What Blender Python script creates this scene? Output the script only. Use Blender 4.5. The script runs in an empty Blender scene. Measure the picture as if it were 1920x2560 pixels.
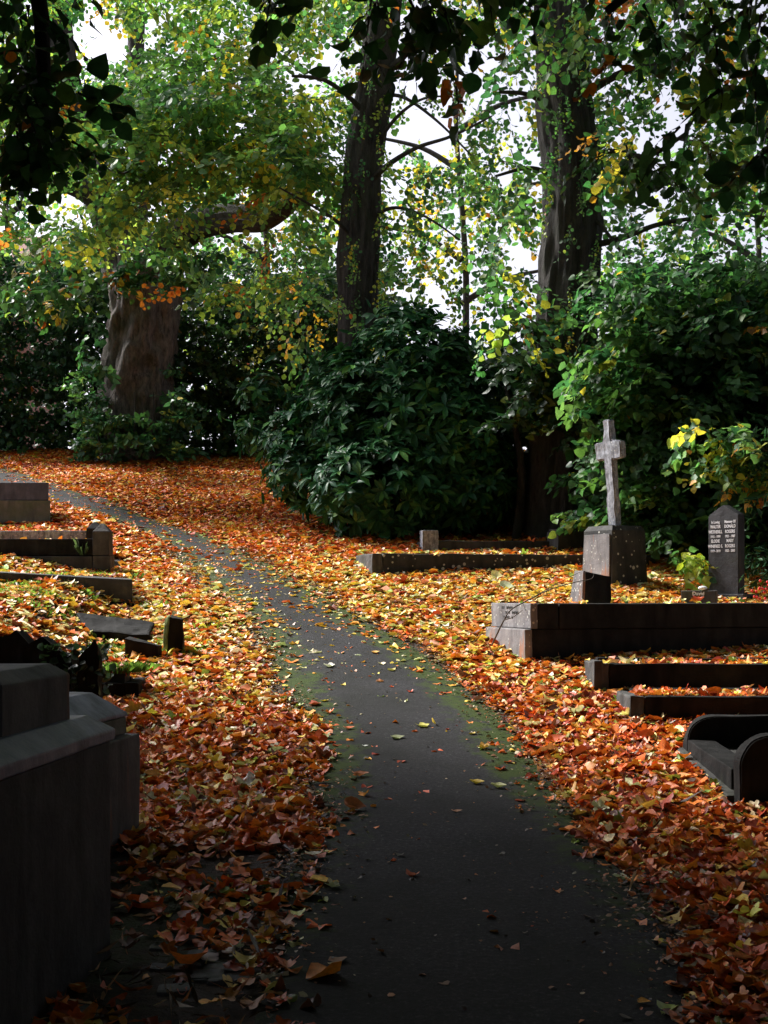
import bpy, bmesh, math, random
import numpy as np
from mathutils import Vector, Matrix, noise
R = math.radians
S = bpy.context.scene
COL = S.collection
# ------------------------------------------------------------------ camera, world, sun, exposure
EYE, HOR, F = 1.5, 1490.0, 3200.0           # eye height (m), eye-level row and focal length in photo pixels
cd = bpy.data.cameras.new('camera'); cam = bpy.data.objects.new('camera', cd); COL.objects.link(cam)
cam.location = (0, 0, EYE); cam.rotation_euler = (R(90), 0, 0)
cd.sensor_fit = 'VERTICAL'; cd.sensor_height = 36; cd.lens = 36 * F / 2560
cd.shift_y = (HOR - 1280) / 2560; cd.clip_start = .05; cd.clip_end = 600
S.camera = cam
SUN = Vector((-.60, .40, .69)).normalized()
el = math.asin(SUN.z); az = math.atan2(SUN.x, SUN.y)
w = bpy.data.worlds.new('World'); S.world = w; w.use_nodes = True
nt = w.node_tree; nt.nodes.clear()
sky = nt.nodes.new('ShaderNodeTexSky'); sky.sky_type = 'NISHITA'; sky.sun_disc = False
sky.sun_elevation = el; sky.sun_rotation = az; sky.air_density = 1; sky.dust_density = 4; sky.ozone_density = 1
bw = nt.nodes.new('ShaderNodeRGBToBW'); tint = nt.nodes.new('ShaderNodeMix'); tint.data_type = 'RGBA'; tint.blend_type = 'MULTIPLY'
tint.inputs[0].default_value = 1; tint.inputs[7].default_value = (.96, .95, 1.06, 1)
mx = nt.nodes.new('ShaderNodeMix'); mx.data_type = 'RGBA'; mx.inputs[0].default_value = .86   # an overcast, nearly colourless sky
bg = nt.nodes.new('ShaderNodeBackground'); bg.inputs[1].default_value = .135
out = nt.nodes.new('ShaderNodeOutputWorld')
L = nt.links.new
L(sky.outputs[0], bw.inputs[0]); L(sky.outputs[0], mx.inputs[6]); L(bw.outputs[0], mx.inputs[7])
L(mx.outputs[2], tint.inputs[6]); L(tint.outputs[2], bg.inputs[0]); L(bg.outputs[0], out.inputs[0])
sd = bpy.data.lights.new('sun', 'SUN'); sd.energy = 4.5; sd.angle = R(10); sd.color = (1, .965, .90)
so = bpy.data.objects.new('sun', sd); COL.objects.link(so); so.rotation_euler = SUN.to_track_quat('Z', 'Y').to_euler()
S.view_settings.view_transform = 'Standard'; S.view_settings.look = 'None'; S.view_settings.gamma = 1
S.view_settings.exposure = 1.2
try:
    S.cycles.max_bounces = 6; S.cycles.transmission_bounces = 4; S.cycles.diffuse_bounces = 3; S.cycles.glossy_bounces = 2
except Exception: pass

# ------------------------------------------------------------------ helpers
def P(px, py, d): return Vector(((px - 960) / F * d, d, EYE - (py - HOR) / F * d))
def X(px, d): return (px - 960) / F * d
def Z(py, d): return EYE - (py - HOR) / F * d
def tag(o, label=None, cat=None, group=None, kind=None):
    for k, v in (('label', label), ('category', cat), ('group', group), ('kind', kind)):
        if v: o[k] = v
    return o
def thing(name, loc, label, cat, group=None, rz=0):
    o = bpy.data.objects.new(name, None); COL.objects.link(o); o.location = loc; o.rotation_euler = (0, 0, rz)
    o.empty_display_size = .1
    return tag(o, label, cat, group)
def link(name, me, mat, parent=None):
    o = bpy.data.objects.new(name, me); COL.objects.link(o)
    if mat: me.materials.append(mat)
    if parent:
        o.parent = parent
        pt = parent; m = Matrix.Identity(4)
        while pt: m = pt.matrix_basis @ m; pt = pt.parent
        o.matrix_parent_inverse = m.inverted()
    return o
def np_mesh(name, V, T, C=None, smooth=False):
    me = bpy.data.meshes.new(name); V = np.asarray(V, np.float32); T = np.asarray(T, np.int32)
    me.vertices.add(len(V)); me.vertices.foreach_set('co', V.ravel())
    me.loops.add(T.size); me.loops.foreach_set('vertex_index', T.ravel())
    k = T.shape[1]
    me.polygons.add(len(T)); me.polygons.foreach_set('loop_start', np.arange(0, T.size, k, dtype=np.int32))
    if smooth: me.polygons.foreach_set('use_smooth', np.ones(len(T), bool))
    if C is not None:
        a = me.color_attributes.new('col', 'FLOAT_COLOR', 'POINT')
        c4 = np.ones((len(V), 4), np.float32); c4[:, :3] = C; a.data.foreach_set('color', c4.ravel())
    me.update(calc_edges=True)
    return me
# ------------------------------------------------------------------ terrain shape
_d = np.array([-60, -10, 0, 2.5, 3.6, 4.4, 5.5, 6.75, 8, 9.6, 11, 12.6, 15, 17, 19, 24, 27, 30, 36, 60, 400.])
_z = np.array([-1.5, -.6, .08, .22, .27, .30, .36, .45, .61, .86, 1.11, 1.43, 1.9, 2.28, 2.66, 3.68, 4.35, 4.9, 5.3, 5.5, 5.5])
_fd = np.arange(-60, 400, .1); _fz = np.interp(_fd, _d, _z)
_k = np.exp(-.5 * (np.arange(-15, 16) / 6.) ** 2); _k /= _k.sum()
_fz = np.convolve(np.pad(_fz, 15, 'edge'), _k, 'valid')
def sst(a, b, x):
    t = np.clip((x - a) / (b - a), 0, 1); return t * t * (3 - 2 * t)
def gz(x, y):
    x = np.asarray(x, float); y = np.asarray(y, float)
    z = np.interp(y, _fd, _fz)
    bank = .40 * sst(-2.0 - .35 * sst(9.5, 11.5, y), -3.15, x) * sst(8.2, 9.0, y) * (1 - .22 * sst(10.6, 12, y)) * (1 - sst(12.2, 13.2, y)) + .16 * sst(-3.1, -4.4, x) * sst(12, 13.5, y) * (1 - sst(20, 26, y))
    z = z + bank + .035 * np.sin(x * 1.7 + y * .6) * np.sin(y * .9 - x * .4) * sst(1.2, 2.4, np.abs(x))
    return z
def hit(px, py):
    for k in range(4000):
        d = 2.5 + k * .01
        if float(gz(X(px, d), d)) >= Z(py, d): return d
    return 42.
rows = [(2900, 560, 1990), (2560, 640, 1800), (2400, 670, 1720), (2250, 700, 1600), (2100, 770, 1490), (2000, 790, 1410), (1900, 775, 1335), (1800, 745, 1262),
        (1700, 690, 1140), (1654, 670, 1082), (1600, 650, 1000), (1566, 628, 925), (1528, 590, 872), (1490, 542, 820), (1453, 505, 757), (1421, 475, 695), (1385, 430, 615),
        (1352, 390, 548), (1325, 325, 475), (1301, 245, 415), (1276, 175, 352), (1257, 115, 295), (1240, 55, 232), (1219, -25, 164), (1195, -125, 85), (1169, -260, 0)]
PD, PL, PR = [], [], []
for py, l, r in rows:
    d = hit((l + r) / 2, py)
    if PD and d <= PD[-1]: d = PD[-1] + .1
    PD.append(d); PL.append(X(l, d)); PR.append(X(r, d))
PD = [-14., -2.] + PD; PL = [PL[0] - .25, PL[0] - .05] + PL; PR = [PR[0] + .05, PR[0] + .05] + PR
PD += [PD[-1] + 3.5]; PL += [PL[-1] - 5.5]; PR += [PR[-1] - 5.0]
PD, PL, PR = map(np.array, (PD, PL, PR))

# ------------------------------------------------------------------ materials
def newmat(name):
    m = bpy.data.materials.new(name); m.use_nodes = True; t = m.node_tree
    return m, t, t.nodes['Principled BSDF']
def node(t, k, **kw):
    n = t.nodes.new(k)
    for a, b in kw.items(): setattr(n, a, b)
    return n
def noise_n(t, vec, scale, detail=6, rough=.6):
    n = node(t, 'ShaderNodeTexNoise'); n.inputs['Scale'].default_value = scale; n.inputs['Detail'].default_value = detail; n.inputs['Roughness'].default_value = rough
    if vec: t.links.new(vec, n.inputs['Vector'])
    return n
def ramp(t, src, pts):
    r = node(t, 'ShaderNodeValToRGB'); t.links.new(src, r.inputs[0])
    while len(r.color_ramp.elements) < len(pts): r.color_ramp.elements.new(.5)
    for e, (p, c) in zip(r.color_ramp.elements, pts): e.position = p; e.color = (*c, 1) if len(c) == 3 else c
    return r
def mixc(t, fac, a, b):
    m = node(t, 'ShaderNodeMix'); m.data_type = 'RGBA'
    t.links.new(fac, m.inputs[0])
    for s, v in ((6, a), (7, b)):
        if isinstance(v, tuple): m.inputs[s].default_value = (*v, 1)
        else: t.links.new(v, m.inputs[s])
    return m.outputs[2]
def bump(t, bsdf, h, strength, dist=.01, prev=None):
    b = node(t, 'ShaderNodeBump'); b.inputs['Strength'].default_value = strength; b.inputs['Distance'].default_value = dist
    t.links.new(h, b.inputs['Height'])
    if prev: t.links.new(prev, b.inputs['Normal'])
    t.links.new(b.outputs[0], bsdf.inputs['Normal']); return b.outputs[0]
def leaf_mat(name, trans=.35, rough=.45, spec=.4, gain=1.3):
    m, t, b = newmat(name)
    at = node(t, 'ShaderNodeAttribute', attribute_name='col')
    tc = node(t, 'ShaderNodeTexCoord'); n = noise_n(t, tc.outputs['Object'], 55, 3)
    r = ramp(t, n.outputs[0], [(.3, (.72, .70, .66)), (.62, (1.12, 1.12, 1.1))])
    mm = node(t, 'ShaderNodeMix'); mm.data_type = 'RGBA'; mm.blend_type = 'MULTIPLY'; mm.inputs[0].default_value = 1
    t.links.new(at.outputs['Color'], mm.inputs[6]); t.links.new(r.outputs[0], mm.inputs[7])
    t.links.new(mm.outputs[2], b.inputs['Base Color'])
    b.inputs['Roughness'].default_value = rough; b.inputs['Specular IOR Level'].default_value = spec
    tr = node(t, 'ShaderNodeBsdfTranslucent'); g = node(t, 'ShaderNodeMix'); g.data_type = 'RGBA'; g.blend_type = 'MULTIPLY'; g.inputs[0].default_value = 1
    g.inputs[7].default_value = (gain * .88, gain, gain * .62, 1); t.links.new(mm.outputs[2], g.inputs[6]); t.links.new(g.outputs[2], tr.inputs[0])
    ms = node(t, 'ShaderNodeMixShader'); ms.inputs[0].default_value = trans
    t.links.new(b.outputs[0], ms.inputs[1]); t.links.new(tr.outputs[0], ms.inputs[2])
    t.links.new(ms.outputs[0], t.nodes['Material Output'].inputs[0])
    return m
M = {}
M['leaf'] = leaf_mat('crown_leaf', .5, .5, .35, 1.75)
M['dleaf'] = leaf_mat('dark_leaf', .3, .42, .3, 1.3)
M['rleaf'] = leaf_mat('glossy_leaf', .15, .40, .09, 1.2)
M['litter'] = leaf_mat('fallen_leaf', .16, .5, .35, 1.1)
def stone_mat(name, c1, c2, moss=(.045, .055, .02), moss_amt=.5, lichen=.0, rough=.75, scale=1., orange=0., lsize=9):
    m, t, b = newmat(name)
    tc = node(t, 'ShaderNodeTexCoord'); o = tc.outputs['Object']
    n1 = noise_n(t, o, 5 * scale, 8, .65); c = ramp(t, n1.outputs[0], [(.3, c1), (.7, c2)]).outputs[0]
    mp = node(t, 'ShaderNodeMapping'); mp.inputs['Scale'].default_value = (1, 1, .18); t.links.new(o, mp.inputs[0])
    n2 = noise_n(t, mp.outputs[0], 9 * scale, 5)
    k = ramp(t, n2.outputs[0], [(.42, (0, 0, 0)), (.68, (.8, .8, .8))]).outputs[0]
    c = mixc(t, k, c, tuple(v * .45 for v in c1))
    n3 = noise_n(t, o, 2.3, 6, .7); k = ramp(t, n3.outputs[0], [(.62 - .2 * moss_amt, (0, 0, 0)), (.75, (moss_amt,) * 3)]).outputs[0]
    c = mixc(t, k, c, moss)
    if orange:
        n5 = noise_n(t, mp.outputs[0], 6, 4); k = ramp(t, n5.outputs[0], [(.58, (0, 0, 0)), (.66, (orange,) * 3)]).outputs[0]
        c = mixc(t, k, c, (.28, .10, .03))
    if lichen:
        v = node(t, 'ShaderNodeTexVoronoi'); v.inputs['Scale'].default_value = lsize; v.inputs['Randomness'].default_value = 1; t.links.new(o, v.inputs['Vector'])
        nn = noise_n(t, o, 3.5, 3)
        mt = node(t, 'ShaderNodeMath', operation='MULTIPLY_ADD'); t.links.new(nn.outputs[0], mt.inputs[0]); mt.inputs[1].default_value = -.8; mt.inputs[2].default_value = .62 - lichen * .1
        ad = node(t, 'ShaderNodeMath', operation='ADD'); t.links.new(mt.outputs[0], ad.inputs[0]); t.links.new(v.outputs['Distance'], ad.inputs[1])
        k = ramp(t, ad.outputs[0], [(.32, (.85, .85, .85)), (.38, (0, 0, 0))]).outputs[0]
        c = mixc(t, k, c, (.42, .42, .38))
    t.links.new(c, b.inputs['Base Color'])
    b.inputs['Roughness'].default_value = rough; b.inputs['Specular IOR Level'].default_value = .08 if c2[0] < .03 else .3
    nb = noise_n(t, o, 60, 6, .7); nb2 = noise_n(t, o, 7, 5)
    p = bump(t, b, nb2.outputs[0], .5, .02); bump(t, b, nb.outputs[0], .5, .006, p)
    return m
M['stone'] = stone_mat('weathered_stone', (.022, .022, .022), (.078, .075, .07), moss_amt=.5)
M['dark'] = stone_mat('shaded_dark_stone', (.008, .008, .008), (.026, .025, .024), moss_amt=.2)  # near-black tone takes in the shade on camera-facing sides
M['slate'] = stone_mat('sky_sheen_coping', (.12, .135, .19), (.27, .29, .38), moss_amt=.1, rough=.45)  # pale blue is the sky sheen on the chamfers, painted in
M['pale'] = stone_mat('sunlit_pale_stone', (.11, .105, .11), (.24, .225, .225), moss_amt=.4, orange=.7, lichen=.2, lsize=25)  # pale tone puts the light on left-facing sides into the colour
M['lid'] = stone_mat('blue_grey_lid', (.045, .05, .065), (.10, .105, .125), moss_amt=.15)
M['granite'] = stone_mat('speckled_granite', (.10, .105, .12), (.38, .40, .45), moss_amt=.15, lichen=.3, scale=5, lsize=30)
M['mid'] = stone_mat('grey_sandstone', (.045, .047, .048), (.125, .122, .115), moss_amt=.5, orange=.25)
M['lichen'] = stone_mat('lichen_stone', (.012, .012, .012), (.045, .045, .04), moss_amt=.3, lichen=.9, lsize=16)
M['mossy'] = stone_mat('mossy_stone', (.08, .08, .07), (.16, .15, .12), moss=(.055, .075, .02), moss_amt=.9)
M['head'] = stone_mat('headstone_slate', (.018, .018, .020), (.045, .045, .05), moss_amt=.2, rough=.5)
def plain(name, c, rough=.8, nscale=20, var=.35, b_str=.3):
    m, t, b = newmat(name); tc = node(t, 'ShaderNodeTexCoord'); n = noise_n(t, tc.outputs['Object'], nscale)
    r = ramp(t, n.outputs[0], [(.3, tuple(v * (1 - var) for v in c)), (.7, tuple(min(1, v * (1 + var)) for v in c))])
    t.links.new(r.outputs[0], b.inputs['Base Color']); b.inputs['Roughness'].default_value = rough; bump(t, b, n.outputs[0], b_str, .01); return m
M['moss'] = plain('moss_coat', (.10, .14, .035), .95, 30, .5, .8)
M['letters'] = plain('white_lettering', (.75, .76, .8), .5, 20, .05)
M['engraved'] = plain('dark_engraving', (.05, .05, .05))
M['twig'] = plain('dead_twig', (.05, .035, .025))
M['white'] = plain('white_marble', (.7, .72, .75), .4, 10, .08)
M['berry'] = plain('red_berry', (.5, .01, .01), .3, 10, .1)
M['brick'] = plain('red_brick', (.30, .13, .09), .8, 8)
M['tile'] = plain('roof_tile', (.25, .12, .09), .8, 8)
M['glass'] = plain('window_glass', (.05, .06, .07), .1, 3, .1)
M['frame'] = plain('white_frame', (.7, .7, .7), .5, 3, .05)
M['soil'] = plain('dark_soil', (.022, .016, .010), .9, 12, .5, .8)
def bark_mat(name, c1, c2, warm=0):
    m, t, b = newmat(name); tc = node(t, 'ShaderNodeTexCoord'); mp = node(t, 'ShaderNodeMapping'); mp.inputs['Scale'].default_value = (1, 1, .30)
    t.links.new(tc.outputs['Object'], mp.inputs[0])
    n = noise_n(t, mp.outputs[0], 13, 10, .78); n2 = noise_n(t, tc.outputs['Object'], 1.6, 4)
    c = ramp(t, n.outputs[0], [(.35, c1), (.62, c2)]).outputs[0]
    k = ramp(t, n2.outputs[0], [(.5, (0, 0, 0)), (.68, (.6, .6, .6))]).outputs[0]
    c = mixc(t, k, c, (.22, .12, .06) if warm else (.05, .06, .03))
    t.links.new(c, b.inputs['Base Color']); b.inputs['Roughness'].default_value = .9; bump(t, b, n.outputs[0], 1., .12); return m
M['bark'] = bark_mat('old_bark', (.020, .017, .015), (.22, .185, .165), 0)
M['bark2'] = bark_mat('lime_bark', (.008, .007, .007), (.075, .065, .06))
# ground: dark soil with moss
m, t, b = newmat('woodland_floor'); tc = node(t, 'ShaderNodeTexCoord'); o = tc.outputs['Object']
n1 = noise_n(t, o, 1.4, 8, .7); n2 = noise_n(t, o, 25, 6, .7)
c = ramp(t, n2.outputs[0], [(.3, (.010, .007, .005)), (.55, (.035, .020, .012)), (.75, (.09, .035, .014))]).outputs[0]
k = ramp(t, n1.outputs[0], [(.5, (0, 0, 0)), (.62, (1, 1, 1))]).outputs[0]
c = mixc(t, k, c, (.03, .045, .012)); t.links.new(c, b.inputs['Base Color']); b.inputs['Roughness'].default_value = .95
bump(t, b, n2.outputs[0], 1., .03); M['floor'] = m
# asphalt with mossy margins
m, t, b = newmat('old_tarmac'); tc = node(t, 'ShaderNodeTexCoord'); o = tc.outputs['Object']; at = node(t, 'ShaderNodeAttribute', attribute_name='col')
n1 = noise_n(t, o, 55, 6, .85); n2 = noise_n(t, o, 1.3, 7, .65); n3 = noise_n(t, o, 7, 8, .75)
c = ramp(t, n1.outputs[0], [(.34, (.010, .010, .011)), (.56, (.034, .033, .036)), (.70, (.15, .145, .15))]).outputs[0]
k = ramp(t, n2.outputs[0], [(.35, (0, 0, 0)), (.62, (.75, .75, .75))]).outputs[0]; c = mixc(t, k, c, (.013, .014, .012))
sm = node(t, 'ShaderNodeMath', operation='MULTIPLY'); t.links.new(at.outputs['Fac'], sm.inputs[0]); 
ad = node(t, 'ShaderNodeMath', operation='MULTIPLY_ADD'); t.links.new(n3.outputs[0], ad.inputs[0]); ad.inputs[1].default_value = 3.2; ad.inputs[2].default_value = -.95
t.links.new(ad.outputs[0], sm.inputs[1])
k = ramp(t, sm.outputs[0], [(.26, (0, 0, 0)), (.52, (.9, .9, .9))]).outputs[0]
c = mixc(t, k, c, (.034, .052, .010)); t.links.new(c, b.inputs['Base Color']); b.inputs['Roughness'].default_value = .8; b.inputs['Specular IOR Level'].default_value = .09
p = bump(t, b, n1.outputs[0], .6, .006); bump(t, b, n3.outputs[0], .5, .02, p); M['tarmac'] = m

# ------------------------------------------------------------------ ground and path
def grid(x0, x1, y0, y1, s):
    xs = np.arange(x0, x1 + 1e-6, s); ys = np.arange(y0, y1 + 1e-6, s); gx, gy = np.meshgrid(xs, ys)
    V = np.stack([gx.ravel(), gy.ravel(), gz(gx.ravel(), gy.ravel())], 1)
    n = len(xs); i = (np.arange(len(ys) - 1)[:, None] * n + np.arange(n - 1)[None]).ravel()
    return V, np.stack([i, i + 1, i + n + 1, i + n], 1)
xs = np.concatenate([[-500, -250, -120, -60, -30], np.arange(-20, 20.01, .125), [30, 60, 120, 250, 500]])
ys = np.concatenate([[-500, -200, -60, -30], np.arange(-14, 34.01, .125), [40, 50, 60, 100, 200, 500]])
gx, gy = np.meshgrid(xs, ys); n = len(xs)
V = np.stack([gx.ravel(), gy.ravel(), gz(gx.ravel(), gy.ravel())], 1); i = (np.arange(len(ys) - 1)[:, None] * n + np.arange(n - 1)[None]).ravel()
g = link('ground', np_mesh('ground', V, np.stack([i, i + 1, i + n + 1, i + n], 1), smooth=True), M['floor']); g['kind'] = 'structure'
dd = np.arange(-10, PD[-1], .1); l = np.interp(dd, PD, PL); r = np.interp(dd, PD, PR); k = 25
kk = np.exp(-.5 * (np.arange(-8, 9) / 2.) ** 2); kk /= kk.sum()
l = np.convolve(np.pad(l, 8, 'edge'), kk, 'valid'); r = np.convolve(np.pad(r, 8, 'edge'), kk, 'valid')
u = np.linspace(0, 1, k); px = l[:, None] * (1 - u) + r[:, None] * u; py = np.repeat(dd[:, None], k, 1)
pz = gz(px, py) + .012 + .018 * (1 - (2 * u - 1) ** 2)
edge = np.minimum(px - l[:, None], r[:, None] - px); moss = np.clip(1.25 - edge / .42, 0, 1) * np.interp(dd, [3, 6, 7.5, 14, 18, 30], [.35, .6, 1, 1, .7, .5])[:, None]
V = np.stack([px.ravel(), py.ravel(), pz.ravel()], 1); i = (np.arange(len(dd) - 1)[:, None] * k + np.arange(k - 1)[None]).ravel()
p_ = link('path', np_mesh('path', V, np.stack([i, i + 1, i + k + 1, i + k], 1), np.repeat(moss.ravel()[:, None], 3, 1), True), M['tarmac']); p_['kind'] = 'structure'
PDs, PLs, PRs = dd, l, r

# ------------------------------------------------------------------ stones
FOOT = []     # (polygon xy, fill height or None): where litter does not lie, or lies higher
def inpoly(x, y, poly):
    c = np.zeros(len(x), bool); n = len(poly); j = n - 1
    for i in range(n):
        xi, yi = poly[i][:2]; xj, yj = poly[j][:2]
        c ^= ((yi > y) != (yj > y)) & (x < (xj - xi) * (y - yi) / (yj - yi + 1e-12) + xi); j = i
    return c
def rough_up(bm, amt, seed, step):
    for it in range(3):
        es = [e for e in bm.edges if e.calc_length() > step]
        if not es or len(bm.verts) > 5000: break
        bmesh.ops.subdivide_edges(bm, edges=es, cuts=1, use_grid_fill=True)
    off = Vector((seed * 3.1, seed * 1.7, 0))
    for v in bm.verts:
        q = v.co * 9 + off; v.co += amt * Vector((noise.noise(q), noise.noise(q + Vector((9, 0, 0))), noise.noise(q + Vector((0, 9, 0)))))
def solid(name, bottom, top, mat, parent=None, bev=.008, amt=.004, step=.09, seed=1):
    """stone from two matching loops of points (bottom and top)"""
    bm = bmesh.new(); a = [bm.verts.new(p) for p in bottom]; c = [bm.verts.new(p) for p in top]; n = len(a)
    bm.faces.new(a[::-1]); bm.faces.new(c)
    for i in range(n): bm.faces.new((a[i], a[(i + 1) % n], c[(i + 1) % n], c[i]))
    bmesh.ops.recalc_face_normals(bm, faces=bm.faces[:])
    if bev: bmesh.ops.bevel(bm, geom=bm.edges[:], offset=bev, segments=2, profile=.6, affect='EDGES', clamp_overlap=True)
    if amt: rough_up(bm, amt, seed, step)
    me = bpy.data.meshes.new(name); bm.to_mesh(me); bm.free()
    for p in me.polygons: p.use_smooth = False
    return link(name, me, mat, parent)
def rect(p0, u, v, a0, a1, b0, b1):
    return [(p0[0] + u[0] * a + v[0] * b_, p0[1] + u[1] * a + v[1] * b_) for a, b_ in ((a0, b0), (a1, b0), (a1, b1), (a0, b1))]
def blk(name, foot, z0, z1, mat, parent, inset=0, chamf=0, rise=0, **kw):
    """upright block on a footprint; optional batter (inset at top) and a chamfered top"""
    c = Vector((sum(p[0] for p in foot) / len(foot), sum(p[1] for p in foot) / len(foot)))
    def shrink(k):
        n = len(foot); res = []
        for i in range(n):
            p = Vector(foot[i]); a = (Vector(foot[i]) - Vector(foot[i - 1])).normalized(); b_ = (Vector(foot[(i + 1) % n]) - p).normalized()
            res.append(p + (b_ - a) * k)
        return res
    zz = z1 if isinstance(z1, (list, tuple)) else [z1] * len(foot)
    top = shrink(inset) if inset else [Vector(p) for p in foot]
    if not chamf: return solid(name, [(p[0], p[1], z0) for p in foot], [(p[0], p[1], z) for p, z in zip(top, zz)], mat, parent, **kw)
    bm = bmesh.new(); loops = [[(p[0], p[1], z0) for p in foot], [(p[0], p[1], z) for p, z in zip(top, zz)], [(p[0], p[1], z + rise) for p, z in zip(shrink(inset + chamf), zz)]]
    vs = [[bm.verts.new(q) for q in lp] for lp in loops]; n = len(foot)
    bm.faces.new(vs[0][::-1]); bm.faces.new(vs[2])
    for a, c_ in zip(vs, vs[1:]):
        for i in range(n): bm.faces.new((a[i], a[(i + 1) % n], c_[(i + 1) % n], c_[i]))
    bmesh.ops.recalc_face_normals(bm, faces=bm.faces[:])
    bmesh.ops.bevel(bm, geom=bm.edges[:], offset=.006, segments=2, profile=.6, affect='EDGES', clamp_overlap=True)
    rough_up(bm, kw.get('amt', .003), kw.get('seed', 1), .09)
    me = bpy.data.meshes.new(name); bm.to_mesh(me); bm.free(); return link(name, me, mat, parent)
def frame(p0, ang):
    a = R(ang); return p0, (math.cos(a), math.sin(a)), (-math.sin(a), math.cos(a))

# 1 nearest tomb, left foreground (path-side panel, coping, raised block)
p0 = (-1.11, 2.3); u = Vector((.087, .92)).normalized(); v = (-u[1], u[0]); u = (u[0], u[1])
t1 = thing('box_tomb', (*p0, .2), 'tall dark box tomb with sky-sheen coloured coping in the near left corner', 'tomb', 'raised tombs on the left')
ft = rect(p0, u, v, 0, 2.02, 0, 1.1); FOOT.append((ft, None))
blk('side_panel', ft, .0, 1.015, M['stone'], t1, seed=2, amt=.003)
blk('coping', rect(p0, u, v, -.01, 2.03, -.012, 1.11), 1.017, 1.055, M['slate'], t1, chamf=.07, rise=.05, amt=.004, seed=3)
blk('raised_block', rect(p0, u, v, 1.27, 1.83, .075, .62), 1.10, 1.25, M['mid'], t1, chamf=.05, rise=.035, seed=4)
# 2 the tomb behind it
RAILS = []
e = Vector((-1.128, 5.92)); u = Vector((.16, .985)).normalized(); p0 = (e.x - u.x * 1.3, e.y - u.y * 1.3); v = (-u[1], u[0]); u = (u[0], u[1]); T2 = (p0, u, v)
t2 = thing('box_tomb', (*p0, .3), 'lower tomb with pale sloping coping just beyond the nearest left tomb', 'tomb', 'raised tombs on the left')
ft = rect(p0, u, v, 0, 1.3, 0, 1.1); FOOT.append((ft, None))
blk('base', ft, .1, .865, M['mid'], t2, inset=.0, seed=5)
blk('upper_block', rect(p0, u, v, .1, 1.26, .05, 1.0), .868, .945, M['mossy'], t2, seed=6)
blk('coping', rect(p0, u, v, .095, 1.262, .047, 1.0), .948, .965, M['slate'], t2, chamf=.12, rise=.10, seed=7)
# a small dark footstone beyond
e = (X(345, 7.0), 7.0)
t3 = thing('footstone', (*e, .5), 'small black rounded footstone hidden behind the two left tombs beside the leaves', 'stone')
ft = rect(e, (1, .1), (-.1, 1), -.5, .0, 0, .14); FOOT.append((ft, None))
blk('slab', ft, .3, .73, M['dark'], t3, inset=.015, seed=8, bev=.03)

def kerb_set(name, label, group, p0, ang, length, width, ztop, zbase, wall, mats, fill=True, fillz=None, tier=None, end=None):
    """grave kerb: front, back and two end rails round a filled plot; p0 is the front left corner"""
    _, u, v = frame(p0, ang)
    t = thing(name, (*p0, zbase), label, 'grave kerb', group)
    def rail(nm, a0, a1, b0, b1, mt, s, z1=ztop):
        blk(nm, rect(p0, u, v, a0, a1, b0, b1), zbase - .25, z1, mt, t, seed=s, amt=.014, bev=.014, step=.06)
    rail('kerb_rail', wall + .003, length, 0, wall, mats[0], 11)
    rail('kerb_rail', wall + .003, length, width - wall, width, mats[0], 12, ztop + (0 if fillz is None else 0.02))
    rail('end_rail', 0, wall, -.004, width + .004, mats[1], 13, ztop + .003)
    rail('end_rail', length + .003, length + wall, 0, width, mats[1], 14)
    poly = rect(p0, u, v, 0, length + wall, 0, width); inner = rect(p0, u, v, wall, length, wall, width - wall)
    FOOT.append((poly, None)); RAILS.append((rect(p0, u, v, 0, length, 0, wall), ztop, int(length * 5))); RAILS.append((rect(p0, u, v, 0, length, width - wall, width), ztop, int(length * 5)))
    if fill:
        fz = (ztop - .05) if fillz is None else fillz
        blk('infill', rect(p0, u, v, wall + .005, length - .005, wall + .005, width - wall - .005), zbase - .2, fz, M['soil'], t, bev=.004, amt=.01, seed=15)
        FOOT.append((inner, fz))
    return t, u, v
# 3 black kerb on the left with mossy plot
p0 = (X(352, 8.95) - 1.1, 8.80)
kerb_set('grave_kerb', 'short black kerb with a mossy plot, behind the left tombs below the broken stump', 'grave kerbs', p0, 5, 1.0, .55, Z(1706, 8.95), .68, .1, (M['dark'], M['dark']), fillz=Z(1697, 8.9) + .03)
# 4 long low kerb with grassy top, left
k4 = thing('kerb_wall', (X(332, 12.4), 12.4, 1.4), 'long low dark kerb on the left, its top grown with grass and its right end broken', 'kerb')
a = (X(332, 12.4), 12.4); u = (-math.cos(R(25)), -math.sin(R(25))); v = (-u[1], u[0]); v = (math.sin(R(-25)) * 1., math.cos(R(25)))
ft = [a, (a[0] + u[0] * 3.2, a[1] + u[1] * 3.2), (a[0] + u[0] * 3.2 + v[0] * .14, a[1] + u[1] * 3.2 + v[1] * .14), (a[0] + v[0] * .14, a[1] + v[1] * .14)]
solid('kerb_rail', [(p[0], p[1], 1.1) for p in ft], [(ft[0][0], ft[0][1], 1.665), (ft[1][0], ft[1][1], 1.80), (ft[2][0], ft[2][1], 1.80), (ft[3][0], ft[3][1], 1.675)], M['stone'], k4, amt=.012, seed=16, bev=.012)
FOOT.append((ft, None))
# terrace behind kerb 4
ter = [(ft[3][0], ft[3][1] + .01), (ft[2][0], ft[2][1] + .01), (-5.8, 13.8), (X(285, 13.6), 13.9)]
solid('grass_terrace', [(p[0], p[1], 1.2) for p in ter], [(p[0], p[1], z) for p, z in zip(ter, (1.64, 1.64, 1.64, 1.64))], M['soil'], k4, amt=.01, bev=.004, seed=17); FOOT.append((ter, 1.66))
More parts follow.
